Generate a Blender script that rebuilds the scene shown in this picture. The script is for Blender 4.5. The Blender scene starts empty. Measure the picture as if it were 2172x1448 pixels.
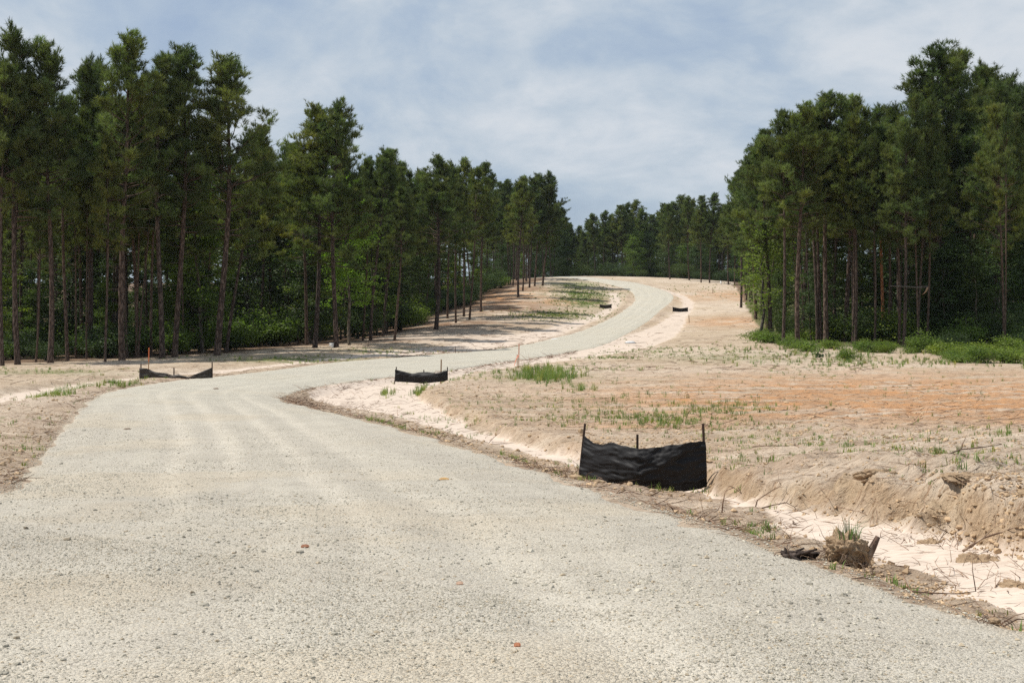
import bpy, math, random
import numpy as np
from mathutils import Vector, Matrix, Euler
R = math.radians
random.seed(7)
rng = np.random.default_rng(7)
S = bpy.context.scene
COL = S.collection

# ------------------------------------------------------------------ camera, light, sky
F, CX, HY = 2700.0, 1086.0, 600.0          # focal length in photo pixels, centre column, horizon row
cam = bpy.data.cameras.new('camera'); cam_o = bpy.data.objects.new('camera', cam); COL.objects.link(cam_o)
cam_o.location = (0, 0, 0); cam_o.rotation_euler = (R(90), 0, 0)
cam.sensor_width = 36; cam.lens = F / 2172 * 36; cam.shift_y = -(724 - HY) / 2172
cam.clip_start = 0.1; cam.clip_end = 8000
S.camera = cam_o
SUN_EL = 56                                # the sun stands left, a little behind the woods
SUN_AZ = 282; HAZE = .00006
sun = bpy.data.lights.new('sun', 'SUN'); sun.energy = 4.9; sun.angle = R(0.6); sun.color = (1, .955, .88)
sun_o = bpy.data.objects.new('sun', sun); COL.objects.link(sun_o)
sd = Vector((math.sin(R(SUN_AZ)) * math.cos(R(SUN_EL)), math.cos(R(SUN_AZ)) * math.cos(R(SUN_EL)), math.sin(R(SUN_EL))))
sun_o.rotation_euler = sd.to_track_quat('Z', 'Y').to_euler(); sun_o.location = (0, 0, 60)
S.view_settings.view_transform = 'Standard'; S.view_settings.look = 'None'
S.view_settings.exposure = 0.06; S.cycles.use_denoising = False; S.cycles.sample_clamp_indirect = 4; S.cycles.volume_bounces = 0; S.cycles.max_bounces = 6; S.cycles.diffuse_bounces = 3; S.view_settings.gamma = 1; S.view_settings.use_curve_mapping = False

class NT:
    def __init__(s, tree): s.t = tree; s.n = tree.nodes; s.l = tree.links
    def new(s, typ, **kw):
        n = s.n.new(typ)
        for k, v in kw.items():
            if hasattr(n, k) and not k.startswith('i_'): setattr(n, k, v)
            else: s.put(n, k[2:] if k.startswith('i_') else k, v)
        return n
    def put(s, n, k, v):
        if k.isdigit(): k = int(k)
        elif k not in n.inputs: k = k.replace('_', ' ')
        if isinstance(v, bpy.types.NodeSocket): s.l.new(v, n.inputs[k])
        else: n.inputs[k].default_value = v
    def math(s, op, a, b=0.0, c=0.0, clamp=False):
        n = s.n.new('ShaderNodeMath'); n.operation = op; n.use_clamp = clamp
        s.put(n, '0', a); s.put(n, '1', b); s.put(n, '2', c); return n.outputs[0]
    def vmath(s, op, a, b=(0, 0, 0)):
        n = s.n.new('ShaderNodeVectorMath'); n.operation = op
        s.put(n, '0', a); s.put(n, '1', b); return n.outputs[0]
    def mix(s, f, a, b, blend='MIX'):
        n = s.n.new('ShaderNodeMix'); n.data_type = 'RGBA'; n.blend_type = blend; n.clamp_factor = True
        s.put(n, '0', f); s.put(n, '6', a); s.put(n, '7', b); return n.outputs[2]
    def ramp(s, f, stops):
        n = s.n.new('ShaderNodeValToRGB'); e = n.color_ramp.elements
        while len(e) < len(stops): e.new(0.5)
        for q, (p, c) in zip(e, stops): q.position = p; q.color = (*c, 1) if len(c) == 3 else c
        s.put(n, '0', f); return n.outputs[0]
    def noise(s, vec, scale, detail=3, rough=.55, dist=0.0):
        n = s.n.new('ShaderNodeTexNoise'); s.put(n, 'Vector', vec); s.put(n, 'Scale', float(scale)); s.put(n, 'Detail', float(detail))
        s.put(n, 'Roughness', rough); s.put(n, 'Distortion', dist); return n.outputs[0]
    def rmap(s, v, a, b, c=0.0, d=1.0):
        n = s.n.new('ShaderNodeMapRange'); s.put(n, '0', v); s.put(n, '1', a); s.put(n, '2', b); s.put(n, '3', c); s.put(n, '4', d); return n.outputs[0]

W = bpy.data.worlds.new('World'); S.world = W; W.use_nodes = True
w = NT(W.node_tree); w.n.clear()
sky = w.new('ShaderNodeTexSky', sky_type='NISHITA', sun_disc=False, sun_elevation=R(SUN_EL), sun_rotation=R(SUN_AZ), air_density=1.0, dust_density=1.6, ozone_density=1.6, altitude=50)
tc = w.new('ShaderNodeTexCoord')
sep = w.new('ShaderNodeSeparateXYZ', Vector=tc.outputs['Generated'])
zz = w.math('ADD', w.math('MAXIMUM', sep.outputs[2], 0.0), 0.42)
cmb = w.new('ShaderNodeCombineXYZ', X=w.math('DIVIDE', sep.outputs[0], zz), Y=w.math('DIVIDE', sep.outputs[1], zz), Z=0.37)
n1 = w.noise(cmb.outputs[0], 2.7, 6, .55, .5)
n2 = w.noise(w.vmath('ADD', cmb.outputs[0], (3.1, 7.7, 0)), 7.5, 6, .6, .3)
cl = w.math('ADD', w.math('MULTIPLY', n1, .72), w.math('MULTIPLY', n2, .28))
cover = w.rmap(cl, .40, .60)
low = w.rmap(sep.outputs[2], 0.0, .30)
cloudc = w.ramp(cl, [(.38, (4.5, 5.7, 7.6)), (.47, (5.4, 6.5, 7.9)), (.53, (6.3, 7.2, 8.2)), (.63, (7.8, 8.3, 8.9))])
hz = w.mix(w.rmap(sep.outputs[2], -.03, .09), (5.7, 6.9, 8.0, 1), cloudc)
skyc = w.mix(w.math('MULTIPLY_ADD', cover, .20, .78), sky.outputs[0], hz)
bg = w.new('ShaderNodeBackground', Color=skyc, Strength=0.083)
w.l.new(bg.outputs[0], w.new('ShaderNodeOutputWorld').inputs[0])

# ------------------------------------------------------------------ helpers
def tag(o, label=None, cat=None, group=None, kind=None):
    if label: o['label'] = label
    if cat: o['category'] = cat
    if group: o['group'] = group
    if kind: o['kind'] = kind
    return o
def link(o): COL.objects.link(o); return o
def mesh_np(name, V, Fc, smooth=False, mat=None, cols=None):
    """V (n,3), Fc list of int arrays (k,m) each with its own corner count"""
    me = bpy.data.meshes.new(name); V = np.asarray(V, np.float32)
    Fs = [np.asarray(f, np.int32) for f in (Fc if isinstance(Fc, list) else [Fc]) if len(f)]
    me.vertices.add(len(V)); me.vertices.foreach_set('co', V.ravel())
    idx = np.concatenate([f.ravel() for f in Fs]); sz = np.concatenate([np.full(len(f), f.shape[1], np.int32) for f in Fs])
    me.loops.add(len(idx)); me.loops.foreach_set('vertex_index', idx)
    me.polygons.add(len(sz)); me.polygons.foreach_set('loop_start', np.concatenate([[0], np.cumsum(sz)[:-1]]).astype(np.int32))
    me.update(calc_edges=True)
    me.polygons.foreach_set('use_smooth', np.full(len(sz), smooth))
    if cols is not None:
        for k, c in cols.items():
            a = me.attributes.new(k, 'FLOAT_COLOR', 'POINT'); c = np.asarray(c, np.float32)
            if c.shape[1] == 3: c = np.concatenate([c, np.ones((len(c), 1), np.float32)], 1)
            a.data.foreach_set('color', c.ravel())
    if mat: me.materials.append(mat)
    return me
def ob(name, me, parent=None, **kw):
    o = bpy.data.objects.new(name, me); link(o)
    if parent: o.parent = parent
    for k, v in kw.items():
        if k in ('label', 'category', 'group', 'kind'): o[k] = v
    return o
def empty(name, loc, rot=(0, 0, 0), sc=(1, 1, 1)):
    o = bpy.data.objects.new(name, None); link(o); o.location = loc; o.rotation_euler = rot; o.scale = sc; o.empty_display_size = .3; return o
class MB:
    """collects geometry"""
    def __init__(s): s.v = []; s.q = []; s.t = []; s.n = 0; s.c = []
    def add(s, V, q=None, t=None, c=None):
        V = np.asarray(V, float); s.v.append(V)
        if q is not None and len(q): s.q.append(np.asarray(q) + s.n)
        if t is not None and len(t): s.t.append(np.asarray(t) + s.n)
        s.n += len(V)
        s.c.append(np.tile(c, (len(V), 1)) if c is not None and np.ndim(c) == 1 else (c if c is not None else np.ones((len(V), 3))))
    def tube(s, P, rad, k=6, cap=True, c=None):
        P = np.asarray(P, float); n = len(P); rad = np.broadcast_to(rad, (n,))
        T = np.gradient(P, axis=0); T /= np.linalg.norm(T, axis=1, keepdims=True) + 1e-9
        up = np.array([0, 0, 1.]) if abs(T[:, 2]).mean() < .8 else np.array([1., 0, 0])
        A = np.cross(T, up); A /= np.linalg.norm(A, axis=1, keepdims=True) + 1e-9; B = np.cross(T, A)
        a = np.arange(k) / k * 2 * math.pi
        V = (P[:, None] + rad[:, None, None] * (np.cos(a)[None, :, None] * A[:, None] + np.sin(a)[None, :, None] * B[:, None])).reshape(-1, 3)
        i = np.arange(n - 1)[:, None] * k; j = np.arange(k)[None]; j2 = (j + 1) % k
        q = np.stack([i + j, i + j2, i + k + j2, i + k + j], -1).reshape(-1, 4)
        t = None
        if cap:
            V = np.concatenate([V, P[:1], P[-1:]]); jj = np.arange(k)
            t = np.concatenate([np.stack([np.full(k, n * k), (jj + 1) % k, jj], 1), np.stack([np.full(k, n * k + 1), (n - 1) * k + jj, (n - 1) * k + (jj + 1) % k], 1)])
        s.add(V, q, t, c)
    def box(s, lo, hi, M=None, c=None):
        x0, y0, z0 = lo; x1, y1, z1 = hi
        V = np.array([[x0, y0, z0], [x1, y0, z0], [x1, y1, z0], [x0, y1, z0], [x0, y0, z1], [x1, y0, z1], [x1, y1, z1], [x0, y1, z1]], float)
        if M is not None: V = V @ np.array(M.to_3x3()).T + np.array(M.translation)
        s.add(V, [[0, 3, 2, 1], [4, 5, 6, 7], [0, 1, 5, 4], [1, 2, 6, 5], [2, 3, 7, 6], [3, 0, 4, 7]], None, c)
    def mesh(s, name, mat, smooth=False, col=False):
        V = np.concatenate(s.v); Fs = []
        if s.q: Fs.append(np.concatenate(s.q))
        if s.t: Fs.append(np.concatenate(s.t))
        return mesh_np(name, V, Fs, smooth, mat, {'tint': np.concatenate(s.c)} if col else None)

def _hash(ix, iy, sd):
    h = (ix * 374761393 + iy * 668265263 + sd * 1442695041).astype(np.int64) & 0xffffffff
    h = ((h ^ (h >> 13)) * 1274126177) & 0xffffffff
    h = h ^ (h >> 16)
    return (h & 0xffff) / 65535.0
def vnoise(x, y, sd=0):
    ix = np.floor(x).astype(np.int64); iy = np.floor(y).astype(np.int64); fx = x - ix; fy = y - iy
    fx = fx * fx * (3 - 2 * fx); fy = fy * fy * (3 - 2 * fy)
    a = _hash(ix, iy, sd); b = _hash(ix + 1, iy, sd); c = _hash(ix, iy + 1, sd); d = _hash(ix + 1, iy + 1, sd)
    return (a * (1 - fx) + b * fx) * (1 - fy) + (c * (1 - fx) + d * fx) * fy
def fbm(x, y, o=4, sd=0, g=.5):
    s = 0; a = 1; t = 0
    for i in range(o):
        s = s + a * vnoise(x * 2 ** i + 17.3 * i, y * 2 ** i - 9.1 * i, sd + i); t += a; a *= g
    return s / t                     # 0..1
def sst(a, b, x):
    t = np.clip((x - a) / (b - a), 0, 1); return t * t * (3 - 2 * t)

# ------------------------------------------------------------------ terrain: smooth base through surveyed points (column, row, distance)
CP = [(1086, 1448, 6), (0, 1448, 6), (2172, 1448, 6), (1086, 1250, 9.2), (0, 1230, 9.5), (2172, 1215, 9.2), (500, 1100, 14), (1086, 1100, 14), (1500, 1090, 13.5),
      (2000, 1062, 13), (2172, 1050, 12.5), (-300, 1060, 16), (30, 1010, 21), (700, 1010, 21), (1200, 1010, 21), (1500, 1000, 21), (2000, 945, 21), (2300, 940, 19),
      (300, 930, 31), (900, 925, 31), (1500, 920, 31), (2100, 890, 31), (200, 850, 44), (800, 858, 44), (1400, 860, 43), (2000, 845, 44), (2400, 840, 40), (-200, 850, 44),
      (0, 812, 60), (400, 803, 60), (900, 805, 62), (1400, 800, 62), (1800, 806, 62), (2172, 800, 62), (100, 777, 82), (500, 764, 86), (900, 772, 80), (1300, 768, 80),
      (1700, 758, 82), (2100, 772, 78), (462, 752, 98), (720, 736, 108), (1000, 745, 104), (1400, 725, 108), (1700, 725, 104), (2100, 730, 104), (840, 720, 124),
      (925, 700, 145), (1180, 705, 138), (1420, 700, 135), (1600, 695, 135), (1000, 676, 160), (1250, 672, 172), (1440, 665, 178), (1600, 660, 172), (1100, 628, 208),
      (1284, 650, 194), (1440, 652, 192), (1560, 640, 200), (1150, 604, 232), (1300, 604, 240), (1450, 604, 244), (1600, 612, 235), (1240, 587, 262), (1400, 590, 262),
      (1550, 600, 258), (1100, 592, 262), (600, 720, 170), (100, 735, 150), (300, 700, 260), (800, 660, 230), (2000, 690, 170), (2172, 660, 260), (1800, 640, 240),
      (1240, 596, 330), (1400, 597, 330), (1500, 600, 330), (700, 640, 330), (1900, 620, 330), (1100, 600, 330)]
UMAX = 1.3
def uvc(x, y):
    yy = np.maximum(y + 10, 4.0); return np.clip(x / yy, -UMAX, UMAX) * 2.2, np.log(yy)
_px = [(np.array(c, float)) for c in CP]
_X = [(c[0] - CX) / F * c[2] for c in CP]; _Y = [c[2] for c in CP]; _Z = [-(c[1] - HY) / F * c[2] for c in CP]
for x, y, z in [(0, 0, -1.66), (-5, 0, -1.68), (5, 0, -1.7), (0, -6, -1.5), (-9, -4, -1.7), (9, -4, -1.8), (-14, 6, -2.3), (13, 6, -1.95), (-30, 20, -3.9), (30, 20, -2.8), (-60, 60, -6), (60, 60, -4.6), (-90, 100, -6.5),
                (90, 100, -5), (-300, 300, -6), (300, 300, -3), (-150, 600, -2), (150, 600, -1.5), (-500, 1500, 0), (500, 1500, 0), (0, 3000, 0), (0, 900, 0), (-900, 900, -3), (900, 900, -1)]:
    _X.append(x); _Y.append(y); _Z.append(z)
_U, _Vv = uvc(np.array(_X), np.array(_Y)); _Z = np.array(_Z)
def _k(r2): return np.where(r2 > 1e-12, .5 * r2 * np.log(np.maximum(r2, 1e-12)), 0)
n = len(_U); K = _k((_U[:, None] - _U[None]) ** 2 + (_Vv[:, None] - _Vv[None]) ** 2) + np.eye(n) * .004
P = np.stack([np.ones(n), _U, _Vv], 1); A = np.zeros((n + 3, n + 3)); A[:n, :n] = K; A[:n, n:] = P; A[n:, :n] = P.T
_sol = np.linalg.solve(A, np.concatenate([_Z, np.zeros(3)]))
def base_z(x, y):
    u, v = uvc(np.asarray(x, float), np.asarray(y, float)); sh = u.shape; u = u.ravel(); v = v.ravel(); out = np.empty(len(u))
    for i in range(0, len(u), 40000):
        a, b = u[i:i + 40000], v[i:i + 40000]
        out[i:i + 40000] = _k((a[:, None] - _U[None]) ** 2 + (b[:, None] - _Vv[None]) ** 2) @ _sol[:n] + _sol[n] + _sol[n + 1] * a + _sol[n + 2] * b
    return out.reshape(sh)
_YS = np.exp(np.linspace(math.log(3.5), math.log(420), 300)); _PXS = np.arange(-900, 3100, 25.)
_XX = (_PXS[:, None] - CX) / F * _YS[None]; _BZ = base_z(_XX, np.broadcast_to(_YS, _XX.shape))
def cast(px, py, dz=0.0):
    """where the sight line through a photo pixel meets the smooth ground lowered by dz"""
    px = np.atleast_1d(np.asarray(px, float)); py = np.atleast_1d(np.asarray(py, float)); dz = np.broadcast_to(dz, px.shape)
    Y = np.empty(len(px)); col = np.clip((px - _PXS[0]) / 25, 0, len(_PXS) - 1.001); ci = col.astype(int); cf = col - ci
    for i in range(len(px)):
        bz = _BZ[ci[i]] * (1 - cf[i]) + _BZ[ci[i] + 1] * cf[i] - dz[i]
        g = -(py[i] - HY) / F * _YS - bz        # ray height above ground
        k = np.argmax(g <= 0) if (g <= 0).any() else len(g) - 1
        if k == 0: Y[i] = _YS[0]
        else: a, b = g[k - 1], g[k]; Y[i] = _YS[k - 1] + (_YS[k] - _YS[k - 1]) * np.clip(a / (a - b + 1e-9), 0, 1)
    return (px - CX) / F * Y, Y

# road edges
PAIR = [((0, 1048), (2172, 1350)), ((40, 1018), (1500, 1115)), ((78, 975), (1350, 1068)), ((110, 930), (1180, 1012)), ((150, 885), (1000, 955)), ((190, 850), (800, 897)), ((235, 830), (660, 866)),
        ((330, 813), (600, 851)), ((450, 800), (622, 834)), ((560, 788), (700, 816)), ((700, 770), (830, 800)), ((860, 757), (960, 786)), ((960, 749), (1060, 769)), ((1050, 741), (1150, 757)),
        ((1120, 730), (1215, 746)), ((1180, 716), (1280, 732)), ((1240, 699), (1335, 706)), ((1290, 677), (1372, 684)), ((1325, 655), (1400, 660)), ((1345, 636), (1425, 640)), ((1335, 617), (1427, 624)),
        ((1295, 604), (1385, 608)), ((1245, 595), (1340, 598)), ((1195, 589), (1285, 592))]
lx, ly = cast([p[0][0] for p in PAIR], [p[0][1] for p in PAIR]); rx, ry = cast([p[1][0] for p in PAIR], [p[1][1] for p in PAIR])
EL = [(-4.6, -14), (-5.3, -4), (-6.1, 5), (-6.8, 12)] + list(zip(lx, ly)); ER = [(6.5, -14), (5.0, -4), (4.2, 1), (3.5, 4.5)] + list(zip(rx, ry))
e1, e2 = np.array(EL[-1]), np.array(ER[-1]); EL += [tuple(e1 + (-14, 30)), tuple(e1 + (-34, 70))]; ER += [tuple(e2 + (-14, 34)), tuple(e2 + (-34, 74))]
EL, ER = np.array(EL), np.array(ER)
def cr(Pt, t):
    """Catmull-Rom"""
    Pt = np.asarray(Pt, float); m = len(Pt); i = np.clip(np.floor(t).astype(int), 0, m - 2); f = (t - i)[:, None]
    g = lambda k: Pt[np.clip(i + k, 0, m - 1)]
    return .5 * (2 * g(0) + (g(1) - g(-1)) * f + (2 * g(-1) - 5 * g(0) + 4 * g(1) - g(2)) * f ** 2 + (3 * g(0) - g(-1) - 3 * g(1) + g(2)) * f ** 3)
NS = 900; tt = np.linspace(0, len(EL) - 1, NS); RL, RR = cr(EL, tt), cr(ER, tt)
RC = (RL + RR) / 2
# strip polyline as dense samples with width, for distance masks
def seg_dist(x, y, P, Wd):
    """distance to a polyline P with per-point values Wd -> (dist, value, side, arclength)"""
    x = x.ravel(); y = y.ravel(); best = np.full(len(x), 1e9); val = np.zeros((len(x),) + Wd.shape[1:]); side = np.zeros(len(x)); arc = np.zeros(len(x)); s = 0
    for i in range(len(P) - 1):
        a, b = P[i], P[i + 1]; d = b - a; L2 = d @ d
        if L2 < 1e-9: continue
        pad = 12; m = np.where((x > min(a[0], b[0]) - pad) & (x < max(a[0], b[0]) + pad) & (y > min(a[1], b[1]) - pad) & (y < max(a[1], b[1]) + pad))[0]
        L = math.sqrt(L2)
        if len(m):
            t = np.clip(((x[m] - a[0]) * d[0] + (y[m] - a[1]) * d[1]) / L2, 0, 1)
            dx = x[m] - a[0] - t * d[0]; dy = y[m] - a[1] - t * d[1]; ds = np.hypot(dx, dy); k = ds < best[m]; mk = m[k]
            best[mk] = ds[k]; val[mk] = Wd[i] + (Wd[i + 1] - Wd[i]) * (t[k][:, None] if Wd.ndim > 1 else t[k]); side[mk] = np.sign(d[0] * dy[k] - d[1] * dx[k]); arc[mk] = s + t[k] * L
        s += L
    return best, val, side, arc
DITCH_R = [(2700, 1420, .75, .42), (2172, 1240, .58, .42), (1990, 1187, .50, .40), (1850, 1145, .48, .40), (1735, 1117, .40, .36), (1640, 1088, .10, .34), (1500, 1048, .06, .26), (1380, 1026, .2, .32),
           (1235, 985, .32, .30), (1110, 955, .32, .28), (1010, 926, .40, .28), (940, 900, .60, .28), (860, 872, 1.2, .26), (780, 848, 2.1, .26), (800, 828, 2.0, .22), (890, 812, 1.5, .22), (970, 797, 1.0, .22),
           (1090, 777, 1.4, .2), (1230, 754, 2.6, .12), (1340, 727, 3.0, .1), (1405, 700, 2.0, .1), (1438, 672, 1.2, .12), (1460, 645, .8, .15), (1442, 628, .8, .1), (1400, 614, .6, .06)]
DITCH_L = [(-300, 905, .7, .22), (-100, 872, .7, .22), (0, 853, 1.0, .22), (100, 833, 1.1, .22), (200, 817, 1.2, .2), (300, 805, 1.3, .18), (400, 797, 1.3, .16), (480, 788, .8, .12), (600, 775, .8, .08),
           (740, 759, 1.0, .06), (860, 749, 2.2, .05), (1000, 737, 3.0, .05), (1100, 718, 2.8, .08), (1180, 701, 1.6, .1), (1245, 679, 1.1, .12), (1288, 660, .7, .12), (1305, 640, .8, .1), (1300, 622, .8, .08)]
def ditch(D):
    D = np.array(D, float); x, y = cast(D[:, 0], D[:, 1], D[:, 3]); t = np.linspace(0, len(D) - 1, len(D) * 5)
    Q = cr(np.stack([x, y, D[:, 2], D[:, 3]], 1), t); return Q[:, :2], Q[:, 2:]
DR, DRv = ditch(DITCH_R); DL, DLv = ditch(DITCH_L)

def road_param(x, y):
    best, val, side, arc = seg_dist(x, y, RC[::3], np.stack([np.hypot(*(RR - RL).T) / 2, (RR - RL)[:, 0] / np.hypot(*(RR - RL).T), (RR - RL)[:, 1] / np.hypot(*(RR - RL).T)], 1)[::3])
    return best, val, side, arc
# signed distance to the road edge: positive outside
EDGE = np.concatenate([RL[::3], RR[::-3]])
def in_poly(x, y, P):
    x = x.ravel(); y = y.ravel(); c = np.zeros(len(x), bool); j = len(P) - 1
    for i in range(len(P)):
        a, b = P[i], P[j]; k = (a[1] > y) != (b[1] > y)
        if k.any():
            xx = (b[0] - a[0]) * (y - a[1]) / (b[1] - a[1] + 1e-12) + a[0]; c ^= k & (x < xx)
        j = i
    return c

# polar grid of the ground, dense in front of the camera
PC = np.array([0., -3.])
TH = np.concatenate([np.linspace(-180, -60, 30)[:-1], np.linspace(-60, -25, 50)[:-1], np.linspace(-25, 25, 440), np.linspace(25, 60, 50)[1:], np.linspace(60, 180, 30)[1:]])
_r = [0.4]
while _r[-1] < 1300:
    r = _r[-1]; _r.append(r * (1.07 if r < 6 else 1.004 if r < 26 else 1.006 if r < 75 else 1.010 if r < 300 else 1.06))
RA = np.array(_r)
TH_, RA_ = np.meshgrid(R(1) * TH, RA); GX = PC[0] + RA_ * np.sin(TH_); GY = PC[1] + RA_ * np.cos(TH_)
shp = GX.shape; gx, gy = GX.ravel(), GY.ravel()
gb = base_z(gx, gy)
YYc = np.maximum(gy, 1.0); PPX = CX + gx / YYc * F; PPY = HY - gb / YYc * F; front = gy > 2
inr = in_poly(gx, gy, EDGE)
ed, _, _, _ = seg_dist(gx, gy, np.concatenate([RL[::3], [[1e5, 1e5]], RR[::3]])[:len(RL[::3])], np.zeros(len(RL[::3])))
ed2, _, _, _ = seg_dist(gx, gy, RR[::3], np.zeros(len(RR[::3])))
ed = np.minimum(ed, ed2); rs = np.where(inr, -ed, ed)          # signed metres from the road edge
wx = (fbm(gx * .9, gy * .9, 4, 11) - .5) * 2; wy = (fbm(gx * .9, gy * .9, 4, 23) - .5) * 2
wx2 = fbm(gx * 2.3, gy * 2.3, 3, 27) - .5; wy2 = fbm(gx * 2.3, gy * 2.3, 3, 29) - .5
ddr, vr, sr, ar = seg_dist(gx + wx * .30 + wx2 * .35, gy + wy * .30 + wy2 * .35, DR, DRv); ddl, vl, sl, al = seg_dist(gx + wx * .25, gy + wy * .25, DL, DLv)
sr = -sr                                                        # now positive on the field side
near = sst(34, 12, gy) * front
bankw = .18 + 1.1 * vnoise(gx * .8, gy * .8, 4) ** 1.5 ; slope = np.abs(gb) / np.maximum(gy, 4)
bankw_f = np.where(sr > 0, bankw * .8, np.clip(vr[:, 1] / (.75 * slope + 1e-3), .5, 3.0) * (.85 + .3 * vnoise(gx * .5, gy * .5, 5)))
tR = 1 - sst(0, 1, (ddr - vr[:, 0]) / bankw_f); tL = 1 - sst(0, 1, (ddl - vl[:, 0]) / .9)
bedR = 1 - sst(-.05, .16, ddr - vr[:, 0]); bedL = 1 - sst(-.2, .3, ddl - vl[:, 0])
off = sst(0.05, .9, rs)                                         # 0 on the road, 1 outside
# relief
ridge = fbm(gx * .22 + wy * .5, gy * 1.9 + wx * .6, 3, 31); ridge2 = 1 - abs(2 * fbm(gx * .35 + wy * .3, gy * 3.4 + wx * .4, 2, 41) - 1)
lumps = fbm(gx * 3.1, gy * 3.1, 4, 51, .6); fine = fbm(gx * 9, gy * 9, 3, 61, .6)
gul = fbm(gx * 1.7, gy * 1.7, 4, 71, .6)
amp = .35 + .65 * sst(9, 26, 60 - abs(gy - 25))
rel = (ridge - .5) * .17 + (ridge2 - .5) * .085 * sst(160, 25, gy) + (lumps - .5) * .10 * sst(90, 20, gy) + (fine - .5) * .05 * sst(40, 8, gy)
bank = 4 * tR * (1 - tR)                                        # only on the bank slopes
lm2 = fbm(gx * 5.5, gy * 5.5, 3, 75, .65)
rel += bank * near * ((gul - .5) * .60 + (lumps - .5) * .30 + (lm2 - .5) * .16) * (sr > 0) + bank * near * ((lumps - .5) * .07) * (sr <= 0)
fieldside = np.exp(-((ddr - 1.6) / .9) ** 2) * near * (sr > 0) * (gy < 20) * front
rel += fieldside * ((gul - .26) * .50 + (lm2 - .5) * .10 + (1 - abs(2 * fbm(gx * .8 + 3, gy * .8, 3, 81) - 1)) * .16 - .1)
bed = np.maximum(bedR, bedL)
rel = rel * (1 - .93 * bed) * off + (fine - .5) * .008 * bed
dip = .17 * np.exp(-((gx - 2.2) ** 2 + (gy - 20.3) ** 2) / .8) * front
carve = dip * off + np.maximum(tR * vr[:, 1], tL * vl[:, 1]) * sst(-.1, .9, rs)
gz_ = gb + rel - carve - .05 * (1 - sst(-.5, .15, rs)) + .012
gz_ = np.where(rs < -.6, gb - .10, gz_)
GZ = gz_.reshape(shp)
def gz(x, y):
    x = np.asarray(x, float); y = np.asarray(y, float); r = np.hypot(x - PC[0], y - PC[1]); th = np.degrees(np.arctan2(x - PC[0], y - PC[1]))
    i = np.clip(np.searchsorted(RA, r) - 1, 0, len(RA) - 2); j = np.clip(np.searchsorted(TH, th) - 1, 0, len(TH) - 2)
    fi = np.clip((r - RA[i]) / (RA[i + 1] - RA[i]), 0, 1); fj = np.clip((th - TH[j]) / (TH[j + 1] - TH[j]), 0, 1)
    return (GZ[i, j] * (1 - fi) + GZ[i + 1, j] * fi) * (1 - fj) + (GZ[i, j + 1] * (1 - fi) + GZ[i + 1, j + 1] * fi) * fj

# soil colours (albedo), laid down where each soil lies
C = lambda *a: np.array(a, float)
SAND, TAN, PALE, ORG, DEB, LIT, GRS = C(.56, .465, .385), C(.46, .365, .262), C(.54, .445, .345), C(.50, .262, .12), C(.25, .18, .125), C(.155, .095, .058), C(.13, .16, .05)
def lay(col, m, c): return col + (c - col) * np.clip(m, 0, 1)[:, None]
nA = fbm(gx * .16, gy * .16, 5, 101); nB = fbm(gx * .6, gy * 1.5, 4, 111); nC = fbm(gx * .3 + 5, gy * 1.9, 5, 121, .65); nD = fbm(gx * 2.3, gy * 4.5, 4, 131, .6)
col = np.tile(TAN, (len(gx), 1))
col = lay(col, sst(.40, .62, nA), PALE); col = lay(col, sst(.42, .66, nB) * .55, PALE)
def blob(px, py, rx_, ry_): return np.exp(-(((PPX - px) / rx_) ** 2 + ((PPY - py) / ry_) ** 2) * 1.2) * front
org = np.maximum.reduce([blob(1900, 850, 640, 50) * 1.25, blob(1650, 805, 260, 20) * .4, blob(1560, 683, 130, 12) * .55, blob(1600, 628, 180, 12) * .5, blob(1060, 628, 90, 18) * .9, blob(1180, 640, 130, 10) * .5, blob(1400, 905, 260, 14) * .5, blob(2150, 880, 200, 30) * .8, blob(1300, 985, 420, 60) * .22])
col = lay(col, org * sst(.30, .58, nC) * 1.5, ORG)
col = lay(col, sst(.55, .72, nC) * .55 * (1 - sst(120, 260, gy) * .5), DEB * 1.25)
col = lay(col, sst(.56, .70, nD) * .6 * sst(120, 30, gy), DEB); col = lay(col, sst(.58, .68, ridge2) * .28 * sst(120, 30, gy), DEB * 1.3)
# verge debris beside the road
vg = sst(1.9, .2, rs) * (rs > 0) * sst(.34, .6, nD) * .6 * sst(.35, .6, nA + .1); col = lay(col, vg * (1 - bed), DEB * 1.15)
bankdark = bank * (fbm(gx * 1.3, gy * 1.3, 3, 141) > .5) * .35 * (sr > 0); col = lay(col, bank * .7 * (sr > 0) * near, C(.43, .31, .19)); col = lay(col, bankdark * near, C(.30, .19, .11))  # clay bank slopes, with darker shading painted into their colour
grn = np.maximum.reduce([blob(640, 763, 190, 7), blob(830, 745, 130, 6) * .7, blob(1240, 640, 60, 14) * 1.2, blob(1180, 668, 90, 8) * .8, blob(1150, 800, 90, 12), blob(1210, 605, 60, 8), blob(1230, 622, 80, 10), blob(100, 790, 160, 6) * .6, blob(1560, 760, 200, 10) * .4])
col = lay(col, grn * sst(.32, .55, nB) * 1.1, GRS)
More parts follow.
